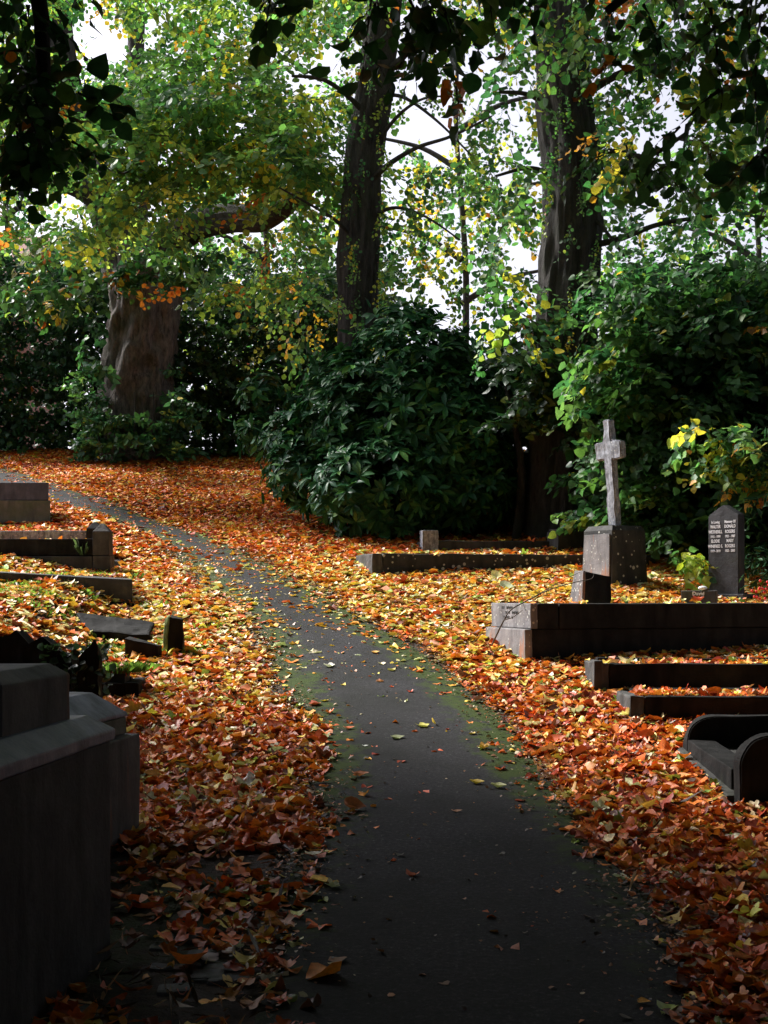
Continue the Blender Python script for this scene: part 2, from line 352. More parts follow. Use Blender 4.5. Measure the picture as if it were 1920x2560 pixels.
# 5 kerb with post, left
p5 = (X(272, 14.2), 14.15)
k5 = thing('grave_kerb', (*p5, 1.7), 'dark two-tier grave kerb on the left with a pointed corner post', 'grave kerb', 'grave kerbs')
L5 = 3.4; zt = Z(1347, 14.2)
def seg5(nm, x0, x1, y0, y1, z0, z1, mt, s, **kw): return blk(nm, [(x0, y0), (x1, y0), (x1, y1), (x0, y1)], z0, z1, mt, k5, seed=s, **kw)
seg5('kerb_rail', p5[0] - L5, p5[0] - .17, p5[1] + .04, p5[1] + .17, Z(1390, 14.2), zt, M['dark'], 21)
seg5('plinth', p5[0] - L5, p5[0] - .17, p5[1], p5[1] + .2, 1.4, Z(1391, 14.2), M['stone'], 22)
seg5('kerb_rail', p5[0] - L5, p5[0] - .455, p5[1] + .95, p5[1] + 1.08, 1.5, Z(1328, 15.2), M['granite'], 23)
blk('corner_post', [(p5[0] - .165, p5[1] - .02), (p5[0] + .02, p5[1] - .02), (p5[0] + .02, p5[1] + .18), (p5[0] - .165, p5[1] + .18)], Z(1388, 14.1), Z(1328, 14.1), M['stone'], k5, chamf=.075, rise=.09, seed=24)
blk('post_base', [(p5[0] - .16, p5[1] - .03), (p5[0] + .035, p5[1] - .03), (p5[0] + .035, p5[1] + .19), (p5[0] - .16, p5[1] + .19)], 1.4, Z(1389, 14.1), M['stone'], k5, seed=25)
blk('corner_post', [(p5[0] - .45, p5[1] + .9), (p5[0] - .27, p5[1] + .9), (p5[0] - .27, p5[1] + 1.08), (p5[0] - .45, p5[1] + 1.08)], 1.5, Z(1322, 15.1), M['dark'], k5, chamf=.07, rise=.08, seed=26)
seg5('infill', p5[0] - L5, p5[0] - .46, p5[1] + .21, p5[1] + .94, 1.5, zt - .06, M['soil'], 27, bev=.004)
FOOT.append(([(p5[0] - L5, p5[1]), (p5[0] + .03, p5[1]), (p5[0] + .03, p5[1] + 1.08), (p5[0] - L5, p5[1] + 1.08)], None))
FOOT.append(([(p5[0] - L5, p5[1] + .22), (p5[0] - .27, p5[1] + .22), (p5[0] - .27, p5[1] + .93), (p5[0] - L5, p5[1] + .93)], zt - .06))
# 6 mossy tomb at far left
p6 = (X(126, 17.2), 17.2)
k6 = thing('chest_tomb', (*p6, 2.2), 'pale mossy chest tomb with a slate lid at the far left where the path turns', 'tomb')
def r6(x0, x1, y0, y1): return [(p6[0] - x0, p6[1] + y0), (p6[0] - x0 - .28 * y1, p6[1] + y1), (p6[0] - x1, p6[1] + y1), (p6[0] - x1, p6[1] + y0)]
blk('side_wall', r6(0, 2.4, 0, .9), 2.0, Z(1251, 17.2), M['mossy'], k6, seed=31)
blk('lid', r6(.03, 2.4, .02, .9), Z(1250, 17.2), Z(1206, 17.2), M['lid'], k6, seed=32)
FOOT.append((r6(0, 2.4, 0, .9), None))
# 7 fallen slab, stump, offcut, rough stones on the left
a, b_, c_, d_ = [Vector((X(q_[0], hit(*q_)), hit(*q_), 0)) for q_ in ((215, 1588), (372, 1612), (385, 1582), (190, 1552))]
sl = [Vector(q) for q in ((a.x, a.y, 0), (b_.x, b_.y, 0), (c_.x, c_.y, 0), (d_.x, d_.y, 0))]
tz = [float(gz(q.x, q.y)) for q in sl]
fs = solid('fallen_slab', [(q.x, q.y, z - .05) for q, z in zip(sl, tz)], [(q.x, q.y, z + h) for q, z, h in zip(sl, tz, (.04, .08, .10, .08))], M['dark'], None, amt=.012, seed=33, bev=.02)
tag(fs, 'dark slab lying flat among the leaves on the left with two leaves on it', 'slab'); FOOT.append(([(q.x, q.y) for q in sl], None))
a = P(418, 1630, 10.4)
st = thing('stump', (a.x, a.y, 1.), 'short split mossy upright stump among the leaves on the left', 'stump')
bt = [(a.x - .01, a.y, .85), (a.x + .125, a.y, .85), (a.x + .13, a.y + .12, .85), (a.x - .01, a.y + .12, .85)]
solid('dark_core', bt, [(a.x + .01, a.y, Z(1540, 10.4)), (a.x + .13, a.y, Z(1550, 10.4)), (a.x + .12, a.y + .12, Z(1550, 10.4)), (a.x + .01, a.y + .12, Z(1536, 10.4))], M['dark'], st, amt=.02, seed=34, bev=.015)
solid('mossy_side', [(a.x - .045, a.y - .005, .85), (a.x - .012, a.y - .03, .85), (a.x - .012, a.y + .1, .85), (a.x - .045, a.y + .1, .85)],
      [(a.x - .02, a.y - .0, Z(1548, 10.4)), (a.x + .03, a.y - .03, Z(1538, 10.4)), (a.x + .008, a.y + .1, Z(1536, 10.4)), (a.x - .02, a.y + .1, Z(1545, 10.4))], M['moss'], st, amt=.012, seed=35, bev=.01)
a = P(312, 1625, 10.3)
q = solid('stone_offcut', [(a.x, a.y, .9), (a.x + .28, a.y - .08, .9), (a.x + .3, a.y, .9), (a.x + .02, a.y + .1, .9)], [(a.x, a.y, 1.16), (a.x + .28, a.y - .08, 1.10), (a.x + .3, a.y, 1.10), (a.x + .02, a.y + .1, 1.17)], M['dark'], None, amt=.01, seed=36)
tag(q, 'small dark strip of stone lying between the fallen slab and the stump', 'stone')
a = P(150, 1700, 8.4)
def ragged(name, label, cat, x0, x1, d0, th, zb, tops, mat, seed):
    n = len(tops); bm = bmesh.new(); fr = [[], []]
    for k, dy in enumerate((0, th)):
        for i, tz_ in enumerate(tops):
            x = x0 + (x1 - x0) * i / (n - 1)
            fr[k].append((bm.verts.new((x, d0 + dy, zb)), bm.verts.new((x + .01 * math.sin(i * 7), d0 + dy * .9, tz_ - k * .02))))
    for i in range(n - 1):
        a_, b2 = fr[0][i], fr[0][i + 1]; c2, d2 = fr[1][i], fr[1][i + 1]
        bm.faces.new((a_[0], b2[0], b2[1], a_[1])); bm.faces.new((c2[1], d2[1], d2[0], c2[0])); bm.faces.new((a_[1], b2[1], d2[1], c2[1]))
    for i in (0, n - 1): bm.faces.new((fr[0][i][0], fr[0][i][1], fr[1][i][1], fr[1][i][0]))
    bmesh.ops.recalc_face_normals(bm, faces=bm.faces[:]); rough_up(bm, .02, seed, .06)
    me = bpy.data.meshes.new(name); bm.to_mesh(me); bm.free(); return tag(link(name, me, mat), label, cat)
ragged('broken_headstone', 'jagged broken headstone stump with ivy, black, behind the near left tombs', 'headstone', X(196, 8.2), X(248, 8.2), 8.2, .12, .55, [Z(y, 8.2) for y in (1640, 1625, 1618, 1600, 1612, 1650)], M['dark'], 41)
ragged('rough_stone_edging', 'row of rough black stones overgrown with dark ivy behind the left tombs', 'stones', -2.75, X(180, 8.3), 8.3, .25, .5, [Z(y, 8.3) for y in (1590, 1585, 1600, 1592, 1575, 1610, 1590, 1625, 1640)], M['dark'], 42)

# right side -------------------------------------------------------
p0 = (X(1325, 10.2), 10.15); _, u, v = frame(p0, 17); TC = (p0, u, v)
tc_ = thing('box_tomb', (*p0, .95), 'long low black tomb kerb on the right, its pale end face catching the light', 'tomb', 'raised tombs on the right')
zt = Z(1509, 10.2); zm = Z(1573, 10.2)
blk('end_slab', rect(p0, u, v, 0, .06, -.002, .84), zm + .004, zt + .002, M['pale'], tc_, seed=51)  # pale slabs paint in the light on the tomb's left end
blk('end_slab', rect(p0, u, v, -.045, .02, .012, .86), .6, zm, M['pale'], tc_, seed=52)
blk('upper_course', rect(p0, u, v, .063, .24, 0, .84), zm + .003, zt, M['dark'], tc_, seed=53)
blk('upper_course', rect(p0, u, v, .25, 3.0, 0, .84), zm + .003, zt - .002, M['dark'], tc_, seed=54)
blk('lower_course', rect(p0, u, v, .023, 3.0, .02, .82), .6, zm, M['dark'], tc_, seed=55)
# worn, unreadable inscription on the end slab
for i, (bb, zz_, ww) in enumerate(((.60, 1.395, .26), (.52, 1.355, .3), (.56, 1.315, .24))):
    n = int(ww / .035)
    bm = bmesh.new()
    for j in range(n):
        if (j * 7 + i * 3) % 5 == 4: continue
        s0 = bb - j * .035; q = [Vector((p0[0] + v[0] * s - u[0] * .0035, p0[1] + v[1] * s - u[1] * .0035, z_)) for s, z_ in ((s0, zz_), (s0 - .022, zz_), (s0 - .022, zz_ + .022), (s0, zz_ + .022))]
        vs = [bm.verts.new(x) for x in q]; f = bm.faces.new(vs); bmesh.ops.solidify(bm, geom=[f], thickness=.002)
    me = bpy.data.meshes.new('lettering'); bm.to_mesh(me); bm.free(); link('lettering', me, M['engraved'], tc_)
FOOT.append((rect(p0, u, v, -.05, 3.0, 0, .86), None))
# wedge stone behind the tomb
a = (X(1462, 11.75), 11.75); _, u, v = frame(a, 20)
wd = thing('wedge_stone', (*a, 1.2), 'leaning wedge shaped stone standing behind the long black tomb on the right', 'stone')
fb = rect(a, u, v, -.02, .31, 0, .34); ftp = rect(a, u, v, .03, .29, .03, .2)
solid('dark_block', [(p[0], p[1], 1.0) for p in fb], [(p[0], p[1], z) for p, z in zip(ftp, (Z(1428, 11.75), Z(1441, 11.75), Z(1441, 11.75), Z(1428, 11.75)))], M['dark'], wd, seed=56, amt=.006, bev=.01)
fb = rect(a, u, v, -.06, -.022, .0, .34); ftp = rect(a, u, v, .002, .028, .03, .2)
solid('lit_side_facing', [(p[0], p[1], 1.0) for p in fb], [(p[0], p[1], Z(1426, 11.75)) for p in ftp], M['pale'], wd, seed=57, amt=.004, bev=.004)  # thin pale slab painting the lit left side of the wedge
FOOT.append((rect(a, u, v, -.06, .3, 0, .34), None))
# cross on plinth
a = (X(1530, 13.2), 13.2); _, u, v = frame(a, 32)
cr = thing('stone_cross', (*a, 1.5), 'rough granite cross leaning on a tall plinth before the right hedge', 'grave cross')
pz1 = Z(1313, 13.3)
blk('plinth', rect(a, u, v, 0, .52, 0, .50), 1.3, pz1 - .05, M['lichen'], cr, inset=.03, chamf=.03, rise=.05, seed=58)
fb = rect(a, u, v, -.02, -.004, .03, .47); ftp = rect(a, u, v, .009, .024, .05, .44)
solid('lit_inscribed_face', [(p[0], p[1], 1.35) for p in fb], [(p[0], p[1], pz1 - .09) for p in ftp], M['pale'], cr, seed=59, amt=.002, bev=.003)  # pale slab paints in the light on the plinth's front
FOOT.append((rect(a, u, v, -.02, .52, 0, .5), None))
cx, cy = a[0] + u[0] * .22 + v[0] * .20, a[1] + u[1] * .22 + v[1] * .20
zb, ztp = pz1 - .0, Z(1047, 13.4); za, zc = Z(1146, 13.4), Z(1102, 13.4); hw, ha, th = .062, .20, .04
out_ = [(-hw * 1.1, 0), (hw * 1.1, 0), (hw, za - zb), (ha, za - zb), (ha, zc - zb), (hw * .95, zc - zb), (hw * .95, ztp - zb), (-hw * .95, ztp - zb), (-hw * .95, zc - zb), (-ha, zc - zb), (-ha, za - zb), (-hw, za - zb)]
lean = (X(1530, 13.4) - X(1546, 13.4)) / (ztp - zb)
def cpt(s, h, side): return (cx + v[0] * s + u[0] * side + lean * h, cy + v[1] * s + u[1] * side, zb + h)
bm = bmesh.new(); A = [bm.verts.new(cpt(s, h, -th)) for s, h in out_]; B = [bm.verts.new(cpt(s, h, th)) for s, h in out_]
bm.faces.new(A); bm.faces.new(B[::-1])
for i in range(12): bm.faces.new((A[i], B[i], B[(i + 1) % 12], A[(i + 1) % 12]))
bmesh.ops.recalc_face_normals(bm, faces=bm.faces[:]); bmesh.ops.bevel(bm, geom=bm.edges[:], offset=.012, segments=2, affect='EDGES', clamp_overlap=True); 
bmesh.ops.triangulate(bm, faces=[f for f in bm.faces if len(f.verts) > 4]); rough_up(bm, .014, 60, .045)
me = bpy.data.meshes.new('cross'); bm.to_mesh(me); bm.free(); link('cross', me, M['granite'], cr)
# lichen kerb in the middle distance
p0 = (X(930, 14.1), 14.0)
kerb_set('grave_kerb', 'long black kerb spotted with white lichen below the round evergreen bush', 'grave kerbs', p0, 12, 3.2, .95, Z(1384, 14.1), 1.72, .12, (M['lichen'], M['stone']), fillz=Z(1384, 14.1) - .03)
# kerb with post behind it
p0 = (X(1060, 15.7), 15.6)
kb, u, v = kerb_set('grave_kerb', 'low grey kerb under the edge of the bush with a square pale corner post', 'grave kerbs', p0, 8, 1.7, .7, Z(1352, 15.7), 2.0, .1, (M['stone'], M['stone']), fillz=Z(1352, 15.7) - .06)
blk('corner_post', rect(p0, u, v, -.03, .17, -.04, .15), 1.8, Z(1326, 15.6), M['granite'], kb, seed=61)
a = (X(1395, 15.6), 15.6); _, u, v = frame(a, 20)
q = thing('kerb_block', (*a, 2.), 'low grey block half hidden behind the cross plinth under the hedge', 'stone')
blk('block', rect(a, u, v, 0, .45, 0, .3), 1.8, Z(1328, 15.6), M['stone'], q, seed=62); blk('cap', rect(a, u, v, -.02, .2, -.02, .2), Z(1328, 15.6) + .003, Z(1322, 15.6), M['stone'], q, seed=63); FOOT.append((rect(a, u, v, 0, .45, 0, .3), None))
# headstone with lettering
a = (X(1846, 12.75), 12.75); _, u, v = frame(a, 40)       # v runs up-left along the lettered face
hs = thing('headstone', (*a, 1.4), 'dark slate headstone with two columns of white lettering, far right', 'headstone')
hw_ = .36; zsh, zpk = Z(1284, 12.8), Z(1262, 12.9)
prof = [(0, 1.1), (hw_, 1.1), (hw_, zsh - .01), (hw_ * .82, zsh + .03), (hw_ * .5, zpk), (hw_ * .18, zsh + .03), (0, zsh - .01)]
bm = bmesh.new(); A = [bm.verts.new((a[0] + v[0] * s, a[1] + v[1] * s, h)) for s, h in prof]; B = [bm.verts.new((a[0] + v[0] * s + u[0] * .11, a[1] + v[1] * s + u[1] * .11, h)) for s, h in prof]; n = len(prof)
bm.faces.new(A); bm.faces.new(B[::-1])
for i in range(n): bm.faces.new((A[i], B[i], B[(i + 1) % n], A[(i + 1) % n]))
bmesh.ops.recalc_face_normals(bm, faces=bm.faces[:]); bmesh.ops.bevel(bm, geom=bm.edges[:], offset=.006, segments=2, affect='EDGES')
me = bpy.data.meshes.new('stone'); bm.to_mesh(me); bm.free(); link('stone', me, M['head'], hs)
blk('base', rect(a, u, v, -.06, .2, -.1, hw_ + .1), 1.0, 1.52, M['head'], hs, seed=64)
FOOT.append((rect(a, u, v, -.06, .2, -.1, hw_ + .1), None))
def text(body, parent, s, z, size, face_a, fu, fv, name='lettering', mat='letters', proud=.0025, sx=1.0):
    c = bpy.data.curves.new('t', 'FONT'); c.body = body; c.size = size; c.align_x = 'CENTER'; c.extrude = .0012; c.resolution_u = 2; c.offset = .0006
    o = bpy.data.objects.new('t', c); COL.objects.link(o); dg = bpy.context.evaluated_depsgraph_get()
    me = bpy.data.meshes.new_from_object(o.evaluated_get(dg)); bpy.data.objects.remove(o); bpy.data.curves.remove(c)
    right = Vector((-fv[0], -fv[1], 0)); nrm = Vector((-fu[0], -fu[1], 0)); up = Vector((0, 0, 1))
    base = Vector((face_a[0] + fv[0] * s, face_a[1] + fv[1] * s, z)) + nrm * proud
    me.transform(Matrix(((right.x * sx, up.x, nrm.x, base.x), (right.y * sx, up.y, nrm.y, base.y), (right.z, up.z, nrm.z, base.z), (0, 0, 0, 1))))
    me.name = name; return link(name, me, M[mat], parent)
for s, ls in ((hw_ * .75, ('In Loving', 'WALTER', 'WETHERILL', '1915 - 1999', 'ELODIE', 'WINIFRED S.', '1919 - 2010')), (hw_ * .27, ('Memory Of', 'DONALD', 'ROGERS', '1921 - 1987', 'MARY', 'ROGERS', '1925 - 2003'))):
    for i, wd_ in enumerate(ls):
        yy = (1308, 1320, 1333, 1344, 1356, 1369, 1380)[i]
        text(wd_, hs, s, Z(yy, 12.9), (.040, .046, .046, .036, .046, .046, .036)[i], a, u, v, sx=.68)
# small plaque in front
a = (X(1790, 12.2), 12.2); _, u, v = frame(a, 60)
pq = thing('grave_plaque', (*a, 1.35), 'small grey tablet with one white word at the foot of the lettered headstone', 'plaque')
blk('tablet', rect(a, u, v, 0, .07, 0, .34), 1.2, Z(1476, 12.2), M['stone'], pq, seed=65); text('David', pq, .17, Z(1488, 12.2), .05, a, u, v)
me_ = bpy.data.meshes.new('ornament'); bm = bmesh.new(); bmesh.ops.create_uvsphere(bm, u_segments=16, v_segments=10, radius=.035, matrix=Matrix.Translation((a[0] + v[0] * .12, a[1] + v[1] * .12 + .03, Z(1474, 12.2) + .015)) @ Matrix.Diagonal((1.3, 1, .6, 1))); bm.to_mesh(me_); bm.free()
tag(link('ornament', me_, M['white']), 'small white rounded ornament resting on the grey tablet', 'ornament')
# near right kerbs
p0 = (X(1492, 9.15), 9.1)
k, u, v = kerb_set('grave_kerb', 'black kerb with a slim corner post, directly in front of the long tomb on the right', 'grave kerbs', p0, 1, 2.4, .55, Z(1660, 9.1), .7, .08, (M['dark'], M['stone']), fillz=Z(1660, 9.1) - .05)  # lighter end rails carry the light from the left in their colour
blk('corner_post', rect(p0, u, v, -.035, .03, -.03, .05), .6, Z(1652, 9.05), M['stone'], k, seed=71)
p0 = (X(1572, 8.35), 8.3)
kerb_set('grave_kerb', 'low black kerb heaped with leaves, behind the round-cornered grave on the right', 'grave kerbs', p0, 1, 2.3, .5, Z(1742, 8.3), .58, .09, (M['dark'], M['stone']), fillz=Z(1742, 8.3) - .04)  # end rails again toned lighter for light on the left faces
# round-cornered grave
g3 = thing('rounded_grave', (1.79, 6.45, .4), 'dark grave surround with two round-cornered end slabs at the right edge', 'grave surround')
def rounded_slab(name, x0, y0, th, zb, zt, rr, w_, mat):
    pr = [(x0, zb)] + [(x0 + rr - rr * math.cos(k * math.pi / 16), zt - rr + rr * math.sin(k * math.pi / 16)) for k in range(9)] + [(x0 + w_, zt), (x0 + w_, zb)]
    bm = bmesh.new(); A = [bm.verts.new((x, y0, z)) for x, z in pr]; B = [bm.verts.new((x, y0 + th, z)) for x, z in pr]; n = len(pr)
    bm.faces.new(A); bm.faces.new(B[::-1])
    for i in range(n): bm.faces.new((A[i], B[i], B[(i + 1) % n], A[(i + 1) % n]))
    bmesh.ops.recalc_face_normals(bm, faces=bm.faces[:]); bmesh.ops.bevel(bm, geom=bm.edges[:], offset=.008, segments=2, affect='EDGES', clamp_overlap=True)
    bmesh.ops.triangulate(bm, faces=[f for f in bm.faces if len(f.verts) > 4]); rough_up(bm, .008, 75, .07)
    me = bpy.data.meshes.new(name); bm.to_mesh(me); bm.free(); return link(name, me, mat, g3)
x1, x2 = X(1718, 7.5), X(1846, 6.45)
rounded_slab('end_slab', x1, 7.5, .11, .3, Z(1790, 7.5), .16, 1.4, M['dark']); rounded_slab('end_slab', x2, 6.42, .12, .2, Z(1838, 6.45), .15, 1.3, M['dark'])
zr = .66
blk('side_rail', [(x2 + .02, 6.66), (x2 + .16, 6.66), (x1 + .16, 7.497), (x1 + .0, 7.497)], .3, [.60, .60, .66, .66], M['dark'], g3, seed=72)
blk('plinth', [(x2 - .035, 6.55), (x2 + .2, 6.55), (x1 + .2, 7.62), (x1 - .045, 7.62)], .2, [.48, .48, .60, .60], M['stone'], g3, seed=73)
blk('infill', [(x2 + .163, 6.545), (x2 + 1.2, 6.545), (x1 + 1.3, 7.495), (x1 + .163, 7.495)], .25, [.55, .55, .615, .615], M['stone'], g3, seed=74, bev=.004)
FOOT.append(([(x2 - .04, 6.4), (x2 + 1.4, 6.4), (x1 + 1.5, 7.63), (x1 - .05, 7.63)], None))
# setts showing at lower left
rnd = random.Random(4)
first = None
for i, (sx_, sy_) in enumerate(((415, 2370), (470, 2355), (425, 2420), (500, 2395), (565, 2420), (520, 2445), (580, 2455), (480, 2450), (210, 2530), (260, 2545), (440, 2480), (545, 2370))):
    d = hit(sx_, sy_); x = X(sx_, d); z = float(gz(x, d)); wv, hv = rnd.uniform(.045, .07), rnd.uniform(.035, .05)
    o = blk('stone_sett', [(x - wv, d - hv), (x + wv, d - hv + rnd.uniform(-.01, .01)), (x + wv, d + hv), (x - wv, d + hv)], z - .08, z + .006 + rnd.uniform(0, .012), M['mid'], None, bev=.012, seed=80 + i, amt=.012, step=.04)
    tag(o, 'worn dark stone sett showing through the leaves at the lower left', 'sett', 'stone setts at the lower left')

# ------------------------------------------------------------------ leaves
RG = np.random.default_rng(7)
def leaf_template(kind, bend, curl, asym):
    if kind == 'maple': n = 20; th = np.linspace(0, 2 * np.pi, n, False); r = .34 + .20 * np.abs(np.cos(2.5 * th)) ** .8; r[n // 2] = .12; x = .5 + r * np.cos(th); y = r * np.sin(th) * 1.05
    elif kind == 'heart': th = np.linspace(0, 2 * np.pi, 11, False) + .001; x = .5 + .5 * np.cos(th); y = .46 * np.sin(th) * (1 - .22 * np.cos(th)); x[5:7] += .07; x[0] = 1.13
    elif kind == 'oval': th = np.linspace(0, 2 * np.pi, 9, False); x = .5 + .5 * np.cos(th); y = .33 * np.sin(th) * (1 - .3 * np.cos(th)); x[0] = 1.12; x[4:6] += .02
    elif kind == 'lance': x = np.array([0, .3, .65, 1, .65, .3]); y = np.array([0, .10, .15, 0, -.15, -.10])
    else: x = np.array([0, .3, .75, 1, .75, .3]); y = np.array([0, .43, .33, 0, -.33, -.43])
    x = np.append(x, .5); y = np.append(y, 0.)
    z = bend * (x - .5) ** 2 * 1.2 + curl * np.abs(y) * .9 + asym * (x - .5) * y * 2 + .05 * np.sin(x * 9 + y * 7)
    n = len(x) - 1; T = np.stack([np.arange(n), (np.arange(n) + 1) % n, np.full(n, n)], 1)
    return np.stack([x - .5, y, z], 1), T
def rotm(yaw, a, b_):
    cz, sz, ca, sa, cb, sb = np.cos(yaw), np.sin(yaw), np.cos(a), np.sin(a), np.cos(b_), np.sin(b_); o = np.zeros_like(cz); l_ = np.ones_like(cz)
    Rz = np.stack([np.stack([cz, -sz, o], -1), np.stack([sz, cz, o], -1), np.stack([o, o, l_], -1)], -2)
    Rx = np.stack([np.stack([l_, o, o], -1), np.stack([o, ca, -sa], -1), np.stack([o, sa, ca], -1)], -2)
    Ry = np.stack([np.stack([cb, o, sb], -1), np.stack([o, l_, o], -1), np.stack([-sb, o, cb], -1)], -2)
    return Rz @ Ry @ Rx
def scatter(tpls, pos, Rm, sc, cols):
    """one mesh worth of leaves: random template for each"""
    k = RG.integers(0, len(tpls), len(pos)); Vs, Ts, Cs = [], [], []; base = 0
    for i, (tv, tt) in enumerate(tpls):
        s = np.where(k == i)[0]
        if not len(s): continue
        v = np.einsum('nij,mj->nmi', Rm[s], tv) * sc[s][:, None, None] + pos[s][:, None]
        nn, mm = len(s), len(tv)
        Vs.append(v.reshape(-1, 3)); Ts.append((tt[None] + (np.arange(nn) * mm)[:, None, None]).reshape(-1, 3) + base); Cs.append(np.repeat(cols[s], mm, 0)); base += nn * mm
    return np.concatenate(Vs), np.concatenate(Ts), np.concatenate(Cs)
def palette(n, cols, wts, jit=.25):
    wts = np.array(wts, float); cols = np.array(cols); k = RG.choice(len(cols), n, p=wts / wts.sum()); c = cols[k] * np.exp(RG.normal(0, jit, (n, 1))) * np.exp(RG.normal(0, .07, (n, 3)))
    return np.clip(c, 0, .9)
def n3(p, s, seed=0):   # cheap smooth noise field, about -1..1
    x, y, z = (p * s).T; q = seed * 1.37
    return (np.sin(x * 1.1 + 2 * np.sin(y * .9 + q) + q) + np.sin(y * 1.3 + 2 * np.sin(z * .8 - q) + 2 * q) + np.sin(z * 1.2 + 2 * np.sin(x * .7 + q) - q)) / 3 + .35 * np.sin(x * 3.1 + y * 2.3 + q) * np.sin(z * 2.9 - x * 1.7)
LIT = dict(cols=[(.70, .20, .03), (.58, .11, .02), (.34, .05, .02), (.74, .36, .06), (.74, .52, .09), (.70, .64, .30), (.14, .05, .03), (.28, .36, .07), (.80, .66, .48), (.64, .28, .15)])
# ---- fallen leaves
def litter():
    zones = [(2.6, 9.5, 1500, 'near'), (9.5, 16.5, 1000, 'mid'), (16.5, 30, 620, 'far')]
    Vs, Ts, Cs = [], [], []; base = 0
    for d0, d1, dens, zn in zones:
        xm = .36 * d1 + 1.6; N = int(dens * (d1 - d0) * 2 * xm)
        x = RG.uniform(-xm, xm, N); y = RG.uniform(d0, d1, N)
        keep = np.abs(x) < .34 * y + 1.4; x, y = x[keep], y[keep]
        l_, r_ = np.interp(y, PDs, PLs), np.interp(y, PDs, PRs)
        p3 = np.stack([x, y, 0 * x], 1)
        en = n3(p3, 2.2, 1) * .12 + n3(p3, 7, 2) * .05
        ins = np.minimum(x - l_, r_ - x) + en + .06 - .10 * ((x < (l_ + r_) / 2) & (y < 8.5))
        on = np.interp(y, [3, 6, 9, 11, 13, 18, 30], [.0022, .003, .012, .07, .2, .17, .05])
        prob = np.where(ins > 0, np.clip(np.exp(-ins / .045) * .5 + on, 0, 1), 1.)
        pt = n3(p3, 1.5, 5)
        prob *= np.where((ins <= 0) & (y < 5.6) & (x < 0), np.clip(.22 + pt * .55, .05, 1), 1)         # thin, patchy litter at the lower left
        prob *= np.where((x < -1.9) & (y > 8.3) & (y < 13), np.clip(.85 + .5 * n3(p3, 2.6, 9), .25, 1), 1)
        prob *= np.where((ins <= 0), np.clip(.95 + .45 * n3(p3, 3.3, 12), .4, 1), 1)
        keep = RG.random(len(x)) < prob; x, y, ins = x[keep], y[keep], ins[keep]
        z = gz(x, y); onp = ins > .02
        z = np.where(onp, z + .026, z + .012 + RG.random(len(x)) ** 1.3 * .042 * np.clip(-ins * 6 + .3, .2, 1))
        ok = np.ones(len(x), bool)
        for poly, fz in FOOT:
            c = inpoly(x, y, poly)
            if fz is None: ok &= ~c
            else: z = np.where(c, np.maximum(fz, gz(x, y)) + .008 + RG.random(len(x)) * .045, z); ok |= c
        x, y, z, onp = x[ok], y[ok], z[ok], onp[ok]; n = len(x)
        sc = np.clip((.060 if zn == 'near' else .068) * np.exp(RG.normal(0, .34, n)), .025, .14) * np.where(onp, .9, 1) * (1.12 if zn == 'far' else 1)
        tilt = np.where(onp, .10, np.where(y > 9, .18, .27))
        Rm = rotm(RG.uniform(0, 2 * np.pi, n), RG.normal(0, 1, n) * tilt, RG.normal(0, 1, n) * tilt)
        kinds = {'near': ['maple', 'heart', 'heart', 'oval', 'maple'], 'mid': ['heart', 'hex', 'hex', 'oval'], 'far': ['hex']}[zn]
        tp = [leaf_template(k, *RG.normal(0, 1, 3) * ((.7, .5, .5) if zn == 'near' else (.45, .35, .4))) for k in kinds for _ in range(5)]
        yf = np.exp(-((y - 12.5) / 3.2) ** 2)[:, None]  # paler mid band and redder near leaves put light and shade into colour
        wa = np.array([29, 33, 15, 9, 5, 3, 5, 2, 2.5, 4.]); wb = np.array([18, 8, 4, 24, 18, 14, 3, 4, 13, 8.]); wc = np.array([26, 20, 16, 15, 5, 2, 10, 1.5, 1, 8.])
        w_ = wa[None] * (1 - yf) + wb[None] * yf
        w_ = np.where((y > 18)[:, None], wc[None] * .8 + w_ * .2, w_)
        pn = n3(np.stack([x, y, z], 1), 1.3, 21)[:, None]; w_ = w_ * np.exp(np.array([0, .1, .7, 0, -.4, -.4, .9, -.3, -.2, .2])[None] * pn)
        cw = np.cumsum(w_ / w_.sum(1, keepdims=True), 1); kk_ = (RG.random((n, 1)) > cw).sum(1).clip(0, 9)
        col = np.array(LIT['cols'])[kk_] * np.exp(RG.normal(0, .22, (n, 1))) * np.exp(RG.normal(0, .08, (n, 3)))
        V_, T_, C_ = scatter(tp, np.stack([x, y, z], 1), Rm, sc, np.clip(col, 0, .85))
        Vs.append(V_); Ts.append(T_ + base); Cs.append(C_); base += len(V_)
    o = link('leaf_litter', np_mesh('leaf_litter', np.concatenate(Vs), np.concatenate(Ts), np.concatenate(Cs)), M['litter']); tag(o, 'orange, yellow and red fallen leaves covering the ground', 'fallen leaves', kind='stuff')
litter()
